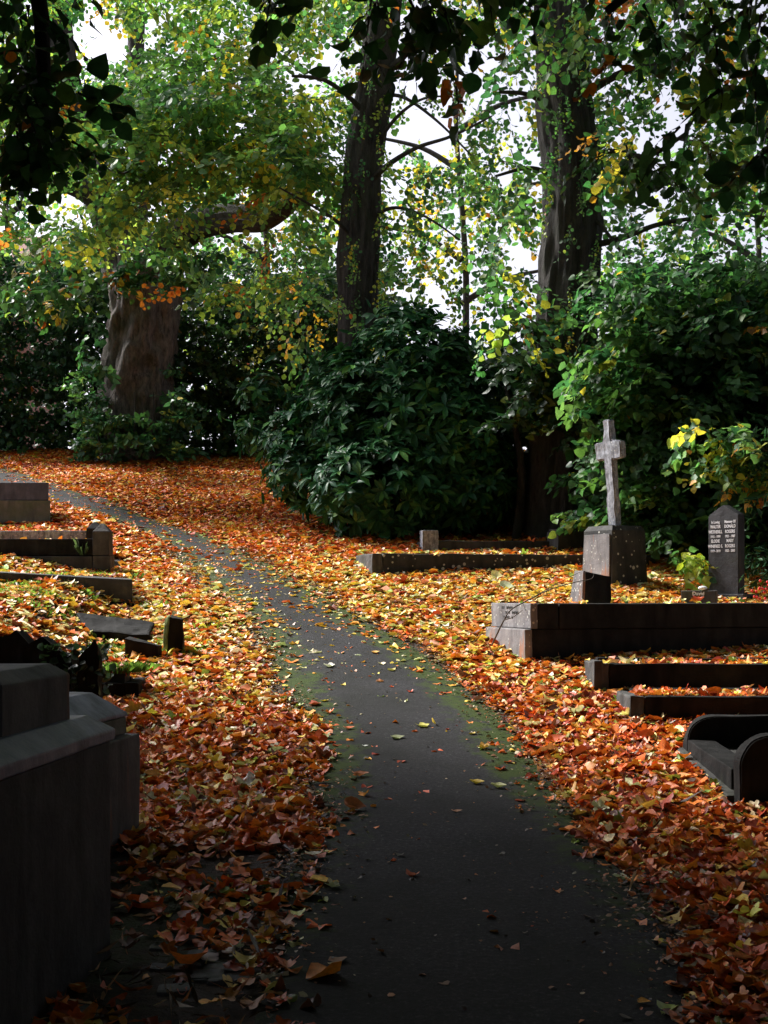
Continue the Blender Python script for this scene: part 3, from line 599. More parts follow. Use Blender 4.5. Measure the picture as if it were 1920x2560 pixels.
def crumbs():
    N = 60000; y = RG.uniform(2.8, 16, N); l_, r_ = np.interp(y, PDs, PLs), np.interp(y, PDs, PRs); x = l_ - .1 + RG.random(N) * (r_ - l_ + .2)
    e_ = np.minimum(x - l_, r_ - x); k_ = RG.random(N) < np.exp(-np.clip(e_, 0, None) / .10) * .8 * np.clip(.6 + n3(np.stack([x, y, 0 * x], 1), 2.5, 8), .1, 1) + .012; x, y = x[k_], y[k_]; n_ = len(x)
    tp = [leaf_template('hex', *RG.normal(0, .5, 3)) for _ in range(4)]
    V_, T_, C_ = scatter(tp, np.stack([x, y, gz(x, y) + .034], 1), rotm(RG.uniform(0, 6.28, n_), RG.normal(0, .3, n_), RG.normal(0, .3, n_)), .014 * np.exp(RG.normal(0, .45, n_)), palette(n_, [(.05, .03, .02), (.16, .07, .03), (.35, .28, .18), (.45, .15, .04)], [5, 4, 1.3, 2]))
    N = 9000; y = RG.uniform(3, 13, N); x = RG.uniform(-1, 1, N) * (.34 * y + .5); l_, r_ = np.interp(y, PDs, PLs), np.interp(y, PDs, PRs)
    k_ = ((x < l_ + .05) | (x > r_ - .05)) & (RG.random(N) < .5); x, y = x[k_], y[k_]
    for poly, fz in FOOT: k_ = ~inpoly(x, y, poly); x, y = x[k_], y[k_]
    n_ = len(x); st_ = []
    for _ in range(5):
        v_, t_ = leaf_template('lance', RG.normal(0, .5), 0, 0); v_ = v_ * [1, .18, 1]; st_.append((v_, t_))
    V2, T2_, C2 = scatter(st_, np.stack([x, y, gz(x, y) + .045], 1), rotm(RG.uniform(0, 6.28, n_), RG.normal(0, .3, n_), RG.normal(0, .35, n_)), .075 * np.exp(RG.normal(0, .5, n_)), palette(n_, [(.05, .03, .02), (.22, .12, .06), (.45, .32, .18), (.40, .12, .04)], [5, 4, 2, 2]))
    T_ = np.concatenate([T_, T2_ + len(V_)]); V_ = np.concatenate([V_, V2]); C_ = np.concatenate([C_, C2])
    tag(link('leaf_crumbs', np_mesh('leaf_crumbs', V_, T_, C_), M['litter']), 'brown leaf crumbs, stalks and small twigs among the leaves and path edges', 'debris', kind='stuff')
crumbs()
def ledge_leaves():
    L_ = [(rect((-1.11, 2.3), (.094, .9956), (-.9956, .094), .5, 2.0, .08, .6), 1.115, 5), (rect(T2[0], T2[1], T2[2], .5, 1.2, .2, .9), 1.07, 26), ([(x1 + .2, 6.7), (x1 + .7, 6.7), (x1 + .7, 7.3), (x1 + .2, 7.3)], .60, 6),
          (rect(TC[0], TC[1], TC[2], .1, 2.9, .05, .8), Z(1509, 10.2), 46)] + RAILS
    px_, c_ = [], []
    for poly, z_, cnt in L_:
        xs_ = [q_[0] for q_ in poly]; ys_ = [q_[1] for q_ in poly]; got = 0
        for _ in range(4000):
            if got >= cnt: break
            a_, b2 = RG.uniform(min(xs_), max(xs_)), RG.uniform(min(ys_), max(ys_))
            if inpoly(np.array([a_]), np.array([b2]), poly)[0]: px_.append((a_, b2, z_ + .012 + .008 * RG.random())); got += 1
    p_ = np.array(px_); n_ = len(p_); tp = [leaf_template(k_, *RG.normal(0, 1, 3) * (.8, .6, .6)) for k_ in ('maple', 'heart', 'oval') for _ in range(4)]
    V_, T_, C_ = scatter(tp, p_, rotm(RG.uniform(0, 6.28, n_), RG.normal(0, .2, n_), RG.normal(0, .2, n_)), np.clip(.062 * np.exp(RG.normal(0, .3, n_)), .03, .1), palette(n_, LIT['cols'], [20, 12, 8, 22, 18, 8, 4, 5, 5, 5]))
    tag(link('ledge_leaves', np_mesh('ledge_leaves', V_, T_, C_), M['litter']), 'yellow and orange leaves caught on the tops of tombs and kerbs', 'fallen leaves', kind='stuff')
ledge_leaves()
# single leaves one can pick out
def one_leaf(px, py, size, colr, kind, label, bend=.5, curl=.3, tilt=.1, yaw=0, lift=0, z=None):
    d = hit(px, py); tv, tt = leaf_template(kind, bend, curl, .2)
    # finer surface and a stalk
    Rm = rotm(np.array([yaw]), np.array([tilt]), np.array([tilt * .5]))[0]
    pos = np.array([X(px, d), d, (float(gz(X(px, d), d)) if z is None else z) + .03 + lift])
    st_ = np.array([[-.5, -.012, .0], [-.5, .012, 0], [-.95, 0, .05]]); tv2 = np.concatenate([tv, st_]); tt2 = np.concatenate([tt, [[len(tv), len(tv) + 1, len(tv) + 2]]])
    me = np_mesh('leaf', tv2 @ Rm.T * size + pos, tt2, np.tile(np.array(colr), (len(tv2), 1)))
    tag(link('fallen_leaf', me, M['litter']), label, 'leaf', 'single leaves to pick out')
one_leaf(1055, 1828, .09, (.55, .5, .12), 'maple', 'olive yellow leaf lying flat on the middle of the path', yaw=.3)
one_leaf(1082, 1824, .06, (.72, .50, .05), 'oval', 'small bright yellow leaf standing up on the middle of the path', yaw=1.2, tilt=1.1, lift=.02)
one_leaf(990, 1858, .085, (.22, .24, .12), 'heart', 'dull green leaf on the path just below the bright yellow one', yaw=.1)
one_leaf(912, 1878, .035, (.75, .75, .75), 'oval', 'tiny white scrap of leaf on the middle of the path')
one_leaf(870, 1833, .07, (.62, .15, .05), 'oval', 'red orange leaf alone on the left part of the path', yaw=.2)
one_leaf(880, 2037, .11, (.50, .18, .08), 'heart', 'large curled brown leaf at the left edge of the path', yaw=.2, curl=.8, tilt=.35)
one_leaf(898, 1952, .09, (.55, .2, .10), 'oval', 'brown orange leaf lying on the path right of the red drift', yaw=.3, curl=.6)
one_leaf(1140, 2045, .05, (.5, .25, .15), 'oval', 'small pinkish brown leaf on the empty lower path')
one_leaf(1190, 1972, .075, (.6, .42, .06), 'oval', 'yellow curled leaf on the right part of the path', curl=.7, yaw=-.2)
one_leaf(1244, 1982, .08, (.42, .42, .18), 'oval', 'pale green leaf with a stalk on the right part of the path', curl=.7, yaw=-.3)
one_leaf(822, 1676, .09, (.72, .7, .62), 'maple', 'cream star shaped leaf on the upper middle of the path', curl=.5)
one_leaf(936, 1641, .07, (.66, .38, .10), 'heart', 'orange leaf lying alone on the upper path toward its right side')
one_leaf(1262, 1480, .15, (.55, .62, .42), 'heart', 'very large pale green leaf left of the long black tomb', tilt=.6, lift=.03)
one_leaf(1238, 1452, .13, (.66, .62, .28), 'heart', 'large pale yellow leaf just above the pale green one', tilt=.7, lift=.03)
one_leaf(415, 2050, .11, (.68, .55, .04), 'maple', 'bright yellow maple leaf in the lower left red drift', tilt=.3)
one_leaf(370, 2155, .10, (.66, .47, .03), 'maple', 'yellow pointed leaf low beside the near left tomb', tilt=.4)
one_leaf(425, 1835, .12, (.60, .60, .08), 'maple', 'yellow green maple leaf near the far end of the left tombs', tilt=.5)
one_leaf(1432, 1742, .10, (.30, .45, .05), 'maple', 'fresh green leaf on the drift left of the right hand kerbs', tilt=.7)
one_leaf(1545, 1765, .10, (.34, .50, .06), 'maple', 'green leaf at the corner of the low black kerb', tilt=.8)
one_leaf(780, 2155, .07, (.66, .60, .42), 'oval', 'thin pale leaf on the dark lower left of the path')
one_leaf(1600, 2030, .12, (.60, .33, .03), 'maple', 'broad mustard leaf in the lower right drift', tilt=.5)

for q_ in ((262, 1578, .085, (.66, .60, .15), 'yellow leaf on the upper part of the fallen dark slab'), (300, 1590, .07, (.72, .62, .45), 'pale pinkish leaf on the lower part of the fallen dark slab')):
    zz_ = float(gz(X(q_[0], hit(*q_[:2])), hit(*q_[:2]))) + .075; one_leaf(*q_[:2], q_[2], q_[3], 'heart', q_[4], z=zz_, tilt=.15)
# ---- foliage sprays
WOOD = np.array([.035, .025, .018])
def make_spray(kind, length, nleaf, size, droop, spread, face):
    """a twig with alternating leaves; grows along +x and droops"""
    tv_l = [leaf_template(kind, *RG.normal(0, 1, 3) * (.35, .3, .2)) for _ in range(3)]
    Vs, Ts, ids = [], [], []; base = 0
    def twig(p0, dirv, L_, n_, lvl):
        nonlocal base
        pts = [p0]; dv = dirv.copy()
        for i in range(5):
            dv = dv + np.array([0, 0, -droop * .25]); dv /= np.linalg.norm(dv); pts.append(pts[-1] + dv * L_ / 5)
        pts = np.array(pts)
        for i in range(5):
            w_ = (.008 if lvl == 0 else .004) * (1 - i / 6); a_, b2 = pts[i], pts[i + 1]
            Vs.append(np.array([a_ + [0, w_, 0], a_ - [0, w_, 0], b2 + [0, 0, w_]])); Ts.append(np.array([[0, 1, 2]]) + base); ids.append(np.full(3, -1)); base += 3
            Vs.append(np.array([a_ + [0, 0, w_], a_ - [0, 0, w_], b2 + [0, w_, 0]])); Ts.append(np.array([[0, 1, 2]]) + base); ids.append(np.full(3, -1)); base += 3
        for k_ in range(n_):
            tt_ = (k_ + .6) / n_ * 5; i = min(4, int(tt_)); p = pts[i] + (pts[i + 1] - pts[i]) * (tt_ - i)
            side = 1 if k_ % 2 else -1; yaw = math.atan2(dv[1], dv[0]) + side * RG.uniform(.5, 1.2)
            s_ = size * RG.uniform(.65, 1.2); tv, tt = tv_l[RG.integers(0, 3)]
            Rm = rotm(np.array([yaw]), np.array([RG.normal(0, face)]), np.array([RG.normal(.35, face)]))[0]
            v = (tv + [.6, 0, 0]) @ Rm.T * s_ + p
            Vs.append(v); Ts.append(tt + base); ids.append(np.full(len(v), len(LID))); LID.append(1); base += len(v)
        if lvl == 0:
            for j in range(spread):
                i = 1 + j % 4; side = 1 if j % 2 else -1; an = math.atan2(dirv[1], dirv[0]) + side * RG.uniform(.4, .9)
                twig(pts[i], np.array([math.cos(an), math.sin(an), dirv[2] * .5 - .1 + RG.normal(0, .15)]), L_ * RG.uniform(.35, .6), max(3, n_ // 2), 1)
    LID = []
    twig(np.zeros(3), np.array([1., 0, .15]), length, nleaf, 0)
    return np.concatenate(Vs), np.concatenate(Ts), np.concatenate(ids), len(LID)
def place_sprays(specs, pos, yaw, pitch, sc, cols, wts, jit=.28, patch=None):
    k = RG.integers(0, len(specs), len(pos)); Vs, Ts, Cs = [], [], []; base = 0; Rm = rotm(yaw, RG.normal(0, .3, len(pos)), pitch)
    for i, (tv, tt, ids, nl) in enumerate(specs):
        s = np.where(k == i)[0]; nn = len(s)
        if not nn: continue
        v = np.einsum('nij,mj->nmi', Rm[s], tv) * sc[s][:, None, None] + pos[s][:, None]
        pc = np.repeat(palette(nn, cols, wts, .12)[:, None], nl, 1); rc = palette(nn * nl, cols, wts, jit).reshape(nn, nl, 3)
        mixm = (RG.random((nn, nl, 1)) < .7); lc = np.where(mixm, pc * np.exp(RG.normal(0, jit * .8, (nn, nl, 1))), rc)
        lc = np.concatenate([lc, np.tile(WOOD, (nn, 1, 1))], 1)
        c = lc[:, ids]
        Vs.append(v.reshape(-1, 3)); Cs.append(c.reshape(-1, 3)); Ts.append((tt[None] + (np.arange(nn) * len(tv))[:, None, None]).reshape(-1, 3) + base); base += nn * len(tv)
    return np.concatenate(Vs), np.concatenate(Ts), np.concatenate(Cs)
def vol(n, px0, px1, py0, py1, d0, d1, holes=(), thr=-.35, nscale=.9, seed=0, shape=None):
    """candidate spray positions in a slab of air, thinned by a noise field and by open gaps"""
    px = RG.uniform(px0, px1, n); py = RG.uniform(py0, py1, n); d = RG.uniform(d0, d1, n)
    ok = np.ones(n, bool)
    for cx_, cy_, rx, ry in holes: ok &= ((px - cx_) / rx) ** 2 + ((py - cy_) / ry) ** 2 > RG.uniform(.6, 1.1, n)
    if shape is not None: ok &= shape(px, py)
    p = np.stack([(px - 960) / F * d, d, EYE - (py - HOR) / F * d], 1)
    ok &= n3(p, nscale, seed) > thr
    ok &= p[:, 2] > gz(p[:, 0], p[:, 1]) + .1
    return p[ok]
GREEN = [(.038, .11, .05), (.065, .165, .06), (.12, .24, .07), (.27, .34, .07), (.50, .42, .05), (.60, .30, .04), (.50, .14, .03)]
# ---- trunks and limbs
def tube(name, pts, radii, mat, parent, seg=20, ridge=.06, seed=0, flare=0, sub=6, knots=()):
    if radii[0] > .3: seg = max(seg, 72); sub = max(sub, 22)
    P_ = [Vector(p) for p in pts]; pl, rl = [], []
    for i in range(len(P_) - 1):
        p0_, p1, p2, p3 = P_[max(0, i - 1)], P_[i], P_[i + 1], P_[min(len(P_) - 1, i + 2)]
        for j in range(sub):
            t_ = j / sub; pl.append(.5 * ((2 * p1) + (p2 - p0_) * t_ + (2 * p0_ - 5 * p1 + 4 * p2 - p3) * t_ * t_ + (3 * p1 - p0_ - 3 * p2 + p3) * t_ ** 3)); rl.append(radii[i] * (1 - t_) + radii[i + 1] * t_)
    pl.append(P_[-1]); rl.append(radii[-1]); V_ = []
    for i, (p, r_) in enumerate(zip(pl, rl)):
        tg = (pl[min(i + 1, len(pl) - 1)] - pl[max(i - 1, 0)]).normalized(); a_ = tg.cross(Vector((0, 1, 0.01))).normalized(); b2 = tg.cross(a_).normalized()
        for k_ in range(seg):
            th = 2 * math.pi * k_ / seg; dr = (a_ * math.cos(th) + b2 * math.sin(th))
            q = Vector((math.cos(th) * 2.2, math.sin(th) * 2.2, p.z * .8 + seed * 5)); rr = r_ * (1 + ridge * 2 * noise.noise(q) + ridge * noise.noise(q * 3) + (ridge * .9 * (1 - 2 * abs(noise.noise(Vector((math.cos(th) * 6, math.sin(th) * 6, p.z * 1.1 + seed))))) if radii[0] > .3 else 0))
            if flare and i < 8: rr *= 1 + flare * (1 - i / 8) ** 2 * (1 + .5 * math.sin(th * 5 + seed))
            pt = p + dr * rr
            for kp, kr, kh in knots:
                dist = (pt - kp).length
                if dist < kr: pt = pt + dr * kh * (math.cos(math.pi * dist / kr) * .5 + .5)
            V_.append(pt)
    n_ = len(pl); i = (np.arange(n_ - 1)[:, None] * seg); j = np.arange(seg)[None]; j2 = (j + 1) % seg
    T_ = np.stack([(i + j).ravel(), (i + j2).ravel(), (i + seg + j2).ravel(), (i + seg + j).ravel()], 1)
    return link(name, np_mesh(name, np.array([tuple(v_) for v_ in V_]), T_, smooth=True), mat, parent)
def scr(pts, d, dd_=0): return [P(x, y, d + dd_ * i) for i, (x, y) in enumerate(pts)], None
def limb(name, pts, rs, d, mat, parent, dd_=0, seed=0, seg=10):
    return tube(name, [P(x, y, d + dd_ * i) for i, (x, y) in enumerate(pts)], [r_ / F * d for r_ in rs], mat, parent, seg=seg, seed=seed, ridge=.08)
def face_sc(n, a, b_): return RG.uniform(a, b_, n)

# == big old tree on the left
D = 27.6
tl = thing('old_chestnut_tree', P(345, 1130, D), 'massive old tree with a thick gnarled trunk on the left, spreading a yellowing crown', 'tree')
kn = [(P(370, 915, D - .7), .30, -.16), (P(305, 950, D - .7), .28, .10), (P(402, 850, D - .7), .30, -.20), (P(350, 985, D - .7), .24, .08), (P(290, 1020, D - .7), .3, .09), (P(330, 870, D - .7), .22, .08), (P(345, 930, D - .7), .16, -.12)]
tube('trunk', [P(330, 1290, D), P(333, 1130, D), P(340, 1040, D), P(344, 950, D), P(352, 860, D), P(360, 780, D), P(358, 690, D), P(335, 610, D)], [v_ / F * D for v_ in (112, 102, 90, 84, 82, 78, 80, 62)], M['bark'], tl, seg=56, ridge=.10, seed=3, flare=.15, sub=12, knots=kn)
limb('limb', [(315, 690), (290, 600), (262, 520), (225, 400), (180, 270), (150, 120), (135, -80)], (55, 46, 40, 38, 36, 34, 30), D, M['bark2'], tl, seed=1, seg=18)
limb('limb', [(268, 540), (225, 490), (160, 462), (70, 440), (-60, 400), (-200, 380)], (28, 24, 18, 15, 12, 8), D, M['bark2'], tl, dd_=-.2, seed=2)
limb('limb', [(365, 690), (420, 610), (495, 560), (580, 545), (660, 545), (740, 500), (830, 420)], (46, 40, 34, 30, 25, 14, 6), D, M['bark2'], tl, dd_=-.7, seed=3, seg=16)
limb('limb', [(335, 660), (345, 500), (350, 300), (340, 100), (345, -90)], (34, 26, 22, 22, 18), D, M['bark2'], tl, dd_=.2, seed=4, seg=14)
limb('limb', [(345, 420), (420, 350), (520, 290), (650, 200), (760, 90)], (12, 10, 8, 6, 4), D, M['bark2'], tl, dd_=-.5, seed=5, seg=8)
limb('limb', [(350, 300), (440, 200), (560, 130), (700, 60)], (10, 8, 6, 4), D, M['bark2'], tl, dd_=-.5, seed=6, seg=8)
SP = [make_spray('hex', .9, 13, .105, .35, 3, .38) for _ in range(6)]
holes = [(240, 80, 80, 110), (150, 130, 70, 190), (800, 140, 120, 90), (90, 490, 150, 80), (590, 530, 160, 105), (230, 480, 80, 75), (560, 320, 60, 30), (840, 620, 90, 160), (640, 640, 140, 60), (330, 60, 40, 80), (430, 620, 90, 70), (300, 600, 80, 60)]
def shp(px, py): return (py < 620) | ((px > 460) & (py < 740))  
p1 = vol(1750, -260, 900, -200, 800, 20.5, 26, holes, -.45, .8, 3, shp)
p1b = vol(330, 150, 760, 150, 620, 19.5, 22, holes, -.35, .8, 5)
p1 = np.concatenate([p1, p1b]); n = len(p1)
V_, T_, C_ = place_sprays(SP, p1, RG.uniform(0, 2 * np.pi, n), RG.uniform(.1, .7, n), face_sc(n, .8, 1.3), GREEN, [6, 26, 40, 20, 5, 1.2, .4])
link('crown', np_mesh('crown', V_, T_, C_), M['leaf'], tl)
# low big-leaved shoots hanging on the trunk
SPc = [make_spray('oval', .8, 9, .22, .7, 2, .6) for _ in range(4)]
p = np.concatenate([vol(40, 235, 520, 590, 690, 25.2, 26.4, (), -1, 1, 1), vol(6, 205, 225, 780, 980, 26, 26.8, (), -1, 1, 1), vol(40, 40, 220, 620, 760, 25, 27, (), -1, 1, 1)])
n = len(p); V_, T_, C_ = place_sprays(SPc, p, RG.uniform(np.pi, 2 * np.pi, n), RG.uniform(.2, .9, n), face_sc(n, .7, 1.1), GREEN, [30, 30, 10, 3, 3, 4, 5])
link('lower_shoots', np_mesh('lower_shoots', V_, T_, C_), M['dleaf'], tl)
# suckers at its foot
su = thing('chestnut_sucker_shrub', P(330, 1130, 26.6), 'low leafy shrub growing round the foot of the massive old tree', 'shrub')
p = vol(230, 200, 470, 930, 1150, 26, 27, [(300, 960, 80, 50)], -1, 1, 1, lambda a_, b2: (b2 > 1040) | (a_ < 240) | (a_ > 430)); n = len(p)
V_, T_, C_ = place_sprays(SPc, p, RG.uniform(0, 2 * np.pi, n), RG.uniform(-.5, .2, n), face_sc(n, .5, .8), GREEN, [50, 25, 6, 2, 1, 0, 0])
link('foliage', np_mesh('foliage', V_, T_, C_), M['dleaf'], su)
for i in range(5): limb('stem', [(250 + i * 42, 1130), (245 + i * 46, 1060), (240 + i * 48, 980)], (3, 2, 1), 26.5, M['bark2'], su, seed=i, seg=6)

# == middle tree
D = 20.
tm = thing('lime_tree', P(893, 1280, D), 'slender dark lime tree rising behind the round bush in the middle', 'tree', 'lime trees')
tube('trunk', [P(x, y, D) for x, y in ((893, 1300), (890, 1050), (892, 860), (896, 700), (903, 520), (912, 380), (928, 270), (950, 120), (975, -120))], [v_ / F * D for v_ in (60, 50, 48, 47, 46, 46, 44, 40, 36)], M['bark2'], tm, seg=36, ridge=.09, seed=8, sub=12, flare=.2)
for pts, rs, sd_ in (([(925, 300), (880, 250), (810, 200), (730, 190)], (14, 10, 8, 5), 1), ([(905, 480), (960, 420), (1040, 370), (1130, 340), (1230, 290)], (12, 11, 8, 6, 3), 2), ([(940, 200), (1010, 140), (1080, 60)], (16, 12, 8), 3),
                     ([(900, 620), (850, 560), (790, 520), (700, 470)], (8, 7, 5, 3), 4), ([(905, 560), (980, 520), (1060, 540), (1150, 600)], (9, 7, 5, 3), 5), ([(915, 400), (985, 300), (1050, 250), (1110, 240)], (9, 7, 5, 3), 6), ([(930, 250), (1000, 240), (1090, 300), (1180, 390)], (9, 7, 5, 3), 7)):
    limb('limb', pts, [q_ * .65 for q_ in rs], D, M['bark2'], tm, dd_=-.35, seed=sd_, seg=8)
SPm = [make_spray('hex', .9, 11, .10, .7, 3, .6) for _ in range(6)]
holes = [(1000, 300, 90, 120), (790, 110, 110, 80), (1190, 640, 90, 60), (1330, 260, 60, 70), (1290, 330, 60, 60), (1120, 520, 90, 40), (1000, 800, 40, 30), (1260, 870, 60, 50), (905, 400, 85, 150), (900, 640, 80, 150)]
p = vol(540, 640, 1400, -150, 860, 17.8, 23.5, holes, -.1, 1.1, 11)
p = np.concatenate([p, np.stack([RG.uniform(-4, 3.5, 520), RG.uniform(16, 23, 520), RG.uniform(12.2, 15.5, 520)], 1)]); n = len(p)  # second batch: sprays above the frame, added to shade the right hedge
V_, T_, C_ = place_sprays(SPm, p, RG.uniform(0, 2 * np.pi, n), RG.uniform(.2, 1.1, n), face_sc(n, .7, 1.15), GREEN, [16, 24, 26, 20, 9, 4, 1.5])
link('crown', np_mesh('crown', V_, T_, C_), M['leaf'], tm)
# == right tree
D = 17.
tr_ = thing('lime_tree', P(1400, 1340, D), 'stout dark lime tree behind the stone cross with leafy shoots up its trunk', 'tree', 'lime trees')
tube('trunk', [P(x, y, D) for x, y in ((1400, 1370), (1402, 1150), (1412, 950), (1420, 760), (1428, 600), (1430, 450), (1418, 320), (1405, 150), (1398, -120))], [v_ / F * D for v_ in (90, 76, 72, 70, 70, 70, 66, 62, 58)], M['bark2'], tr_, seg=40, ridge=.10, seed=12, sub=12, flare=.2)
for pts, rs, sd_ in (([(1440, 420), (1520, 380), (1620, 390), (1720, 330)], (10, 8, 6, 4), 1), ([(1440, 620), (1540, 600), (1650, 560), (1780, 540)], (10, 8, 6, 4), 2), ([(1400, 300), (1330, 240), (1250, 230)], (8, 6, 4), 3), ([(1440, 250), (1560, 180), (1700, 150)], (12, 9, 5), 4), ([(1450, 520), (1500, 560), (1560, 640)], (6, 5, 3), 5), ([(1400, 450), (1330, 420), (1240, 440)], (7, 5, 3), 6)):
    limb('limb', pts, rs, D, M['bark2'], tr_, dd_=-.3, seed=sd_, seg=8)
SPr = [make_spray('hex', .8, 10, .12, .6, 3, .4) for _ in range(6)]
holes = [(1690, 340, 80, 80), (1640, 430, 60, 90), (1330, 250, 70, 90), (1700, 640, 70, 60), (1480, 690, 40, 40), (1860, 560, 60, 40), (1560, 250, 40, 60), (1430, 560, 115, 330)]
p = vol(1020, 1180, 2250, -150, 900, 15.2, 20.5, holes, -.12, 1.1, 17, lambda a_, b2: ((a_ > 1400) | (RG.random(len(a_)) < .45)))
p = np.concatenate([p, np.stack([RG.uniform(0, 7, 420), RG.uniform(14.5, 20, 420), RG.uniform(10.6, 13.5, 420)], 1)]); n = len(p)  # unseen upper sprays added to block more sun from the hedge
V_, T_, C_ = place_sprays(SPr, p, RG.uniform(0, 2 * np.pi, n), RG.uniform(.2, 1.1, n), face_sc(n, .7, 1.15), GREEN, [26, 34, 22, 9, 5, 1.5, .5])
link('crown', np_mesh('crown', V_, T_, C_), M['leaf'], tr_)
# hanging shoots on both trunks
for par, pxr, d0, n_ in ((tm, (855, 965), 19.3, 46), (tr_, (1350, 1505), 16.3, 60)):
    p = vol(n_, pxr[0], pxr[1], -50, 860, d0, d0 + .5, (), -2, 1, 1); n = len(p)
    V_, T_, C_ = place_sprays(SPm, p, RG.uniform(np.pi, 2 * np.pi, n), RG.uniform(.8, 1.4, n), face_sc(n, .35, .6), GREEN, [22, 26, 22, 14, 8, 3, 1])
    link('trunk_shoots', np_mesh('trunk_shoots', V_, T_, C_), M['leaf'], par)

# == trees beyond, seen in the gaps
SPb = [make_spray('hex', 1.1, 10, .15, .6, 3, .7) for _ in range(5)]
for i, (a0, a1, b0, b1, n_, lab, wts) in enumerate(((880, 1430, 330, 1000, 200, 'pale yellow green tree far beyond the middle and right trunks', [8, 18, 26, 30, 18, 5, 1]), (-300, 330, 60, 760, 230, 'yellow tinged tree far behind the left limb of the old tree', [14, 20, 22, 24, 14, 5, 1]), (420, 900, 420, 1000, 420, 'green tree far behind the thick horizontal limb', [20, 26, 24, 18, 8, 3, 1]), (1480, 2300, 300, 1000, 280, 'dense green tree far beyond the right hedge', [24, 30, 22, 14, 6, 1, 0]))):
    D = 33 + i * 1.5; cxm = (a0 + a1) / 2
    tb = thing('distant_tree', (X(cxm, D), D, 5.1), lab, 'tree', 'trees beyond the graveyard')
    tube('trunk', [Vector((X(cxm, D), D, 4.6)), P(cxm + 10, 700, D), P(cxm - 15, 300, D), P(cxm, 0, D)], (.10, .08, .06, .03), M['bark2'], tb, seg=14, seed=i)
    for j in range(5):
        y_ = 760 - j * 110; s_ = -1 if j % 2 else 1; limb('limb', [(cxm, y_), (cxm + s_ * 100, y_ - 60), (cxm + s_ * 230, y_ - 90)], (9, 6, 3), D, M['bark2'], tb, dd_=.3, seed=j, seg=6)
    p = vol(n_, a0, a1, b0, b1, D - 2.2, D + 2.5, (), -.15 if i in (0, ) else -.25, .7, 20 + i); n = len(p)
    V_, T_, C_ = place_sprays(SPb, p, RG.uniform(0, 2 * np.pi, n), RG.uniform(0, .9, n), face_sc(n, .9, 1.4), GREEN, wts)
    link('crown', np_mesh('crown', V_, T_, C_), M['leaf'], tb)

# == dense hedges
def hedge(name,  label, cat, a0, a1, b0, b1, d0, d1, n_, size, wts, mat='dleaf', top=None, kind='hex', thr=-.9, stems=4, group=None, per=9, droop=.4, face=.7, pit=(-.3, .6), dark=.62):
    spec = [make_spray(kind, size * 5, per, size, droop, 2, face) for _ in range(5)]
    h = thing(name, P((a0 + a1) / 2, b1, (d0 + d1) / 2), label, cat, group); h.location.z = float(gz(h.location.x, h.location.y))
    p = vol(n_, a0, a1, b0, b1, d0, d1, (), thr, 1.2, n_ % 17, top); n = len(p)
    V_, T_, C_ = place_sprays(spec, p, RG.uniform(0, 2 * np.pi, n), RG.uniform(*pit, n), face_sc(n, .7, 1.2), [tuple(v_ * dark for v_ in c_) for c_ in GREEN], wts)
    link('foliage', np_mesh('foliage', V_, T_, C_), M[mat], h)
    for i in range(stems):
        x_ = X(a0 + (a1 - a0) * (i + .5) / stems, (d0 + d1) / 2); y_ = (d0 + d1) / 2; z_ = float(gz(x_, y_))
        tube('stem', [Vector((x_, y_, z_ - .2)), Vector((x_ + .1, y_, z_ + .9)), Vector((x_ - .1, y_, z_ + 2.0))], (.07, .05, .03), M['bark2'], h, seg=8, seed=i)
    return h
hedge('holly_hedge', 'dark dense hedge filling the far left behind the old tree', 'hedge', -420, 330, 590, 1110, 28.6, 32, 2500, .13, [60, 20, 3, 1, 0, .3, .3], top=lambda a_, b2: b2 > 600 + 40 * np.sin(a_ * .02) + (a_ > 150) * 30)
hedge('beech_hedge', 'dark green hedge between the old tree and the round bush', 'hedge', 330, 980, 640, 1150, 27.6, 31.5, 2500, .13, [40, 34, 14, 4, 1, .3, 0], dark=.45, top=lambda a_, b2: b2 > 740 - .25 * np.clip(a_ - 400, 0, 300) + 30 * np.sin(a_ * .03))  # leaf colour darkened to paint in shading around the bush
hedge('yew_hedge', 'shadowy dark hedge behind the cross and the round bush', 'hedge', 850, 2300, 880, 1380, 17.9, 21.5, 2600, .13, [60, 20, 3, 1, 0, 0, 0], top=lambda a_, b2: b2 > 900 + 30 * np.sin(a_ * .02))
# lime suckers hedge, right, broad leaves
hr = hedge('lime_hedge', 'tall broad leaved green hedge turning yellow behind the cross and headstone', 'hedge', 1420, 2350, 640, 1500, 14.4, 16.6, 3900, .105, [24, 42, 24, 5, 1.2, .2, .1], top=lambda a_, b2: (a_ > 1420 + 160 * RG.random(len(a_))) & (b2 > 430 + 430 * RG.random(len(a_)) ** .7 - .1 * (a_ - 1500) + 260 * np.exp(-((a_ - 1430) / 80) ** 2)) & ((b2 < 1300) | (a_ > 1600)), kind='heart', per=10, droop=.5, face=.38, pit=(0, .7), mat='leaf', dark=.74)
spec = [make_spray('heart', .8, 10, .14, .5, 2, .42) for _ in range(5)]
p = np.concatenate([vol(230, 1740, 2000, 1050, 1480, 13.3, 13.9, (), -.1, 1.6, 4, lambda a_, b2: (a_ + (b2 - 1050) * .3 > 1700) & ((a_ < 1740) | (b2 < 1220))), vol(5, 1640, 1740, 1360, 1490, 13.0, 13.5, (), -2)]); n = len(p)
V_, T_, C_ = place_sprays(spec, p, RG.uniform(np.pi, 2 * np.pi, n), RG.uniform(.1, .8, n), face_sc(n, .5, .9), GREEN, [10, 20, 24, 22, 16, 5, 2])
link('yellowing_shoots', np_mesh('yellowing_shoots', V_, T_, C_), M['leaf'], hr)
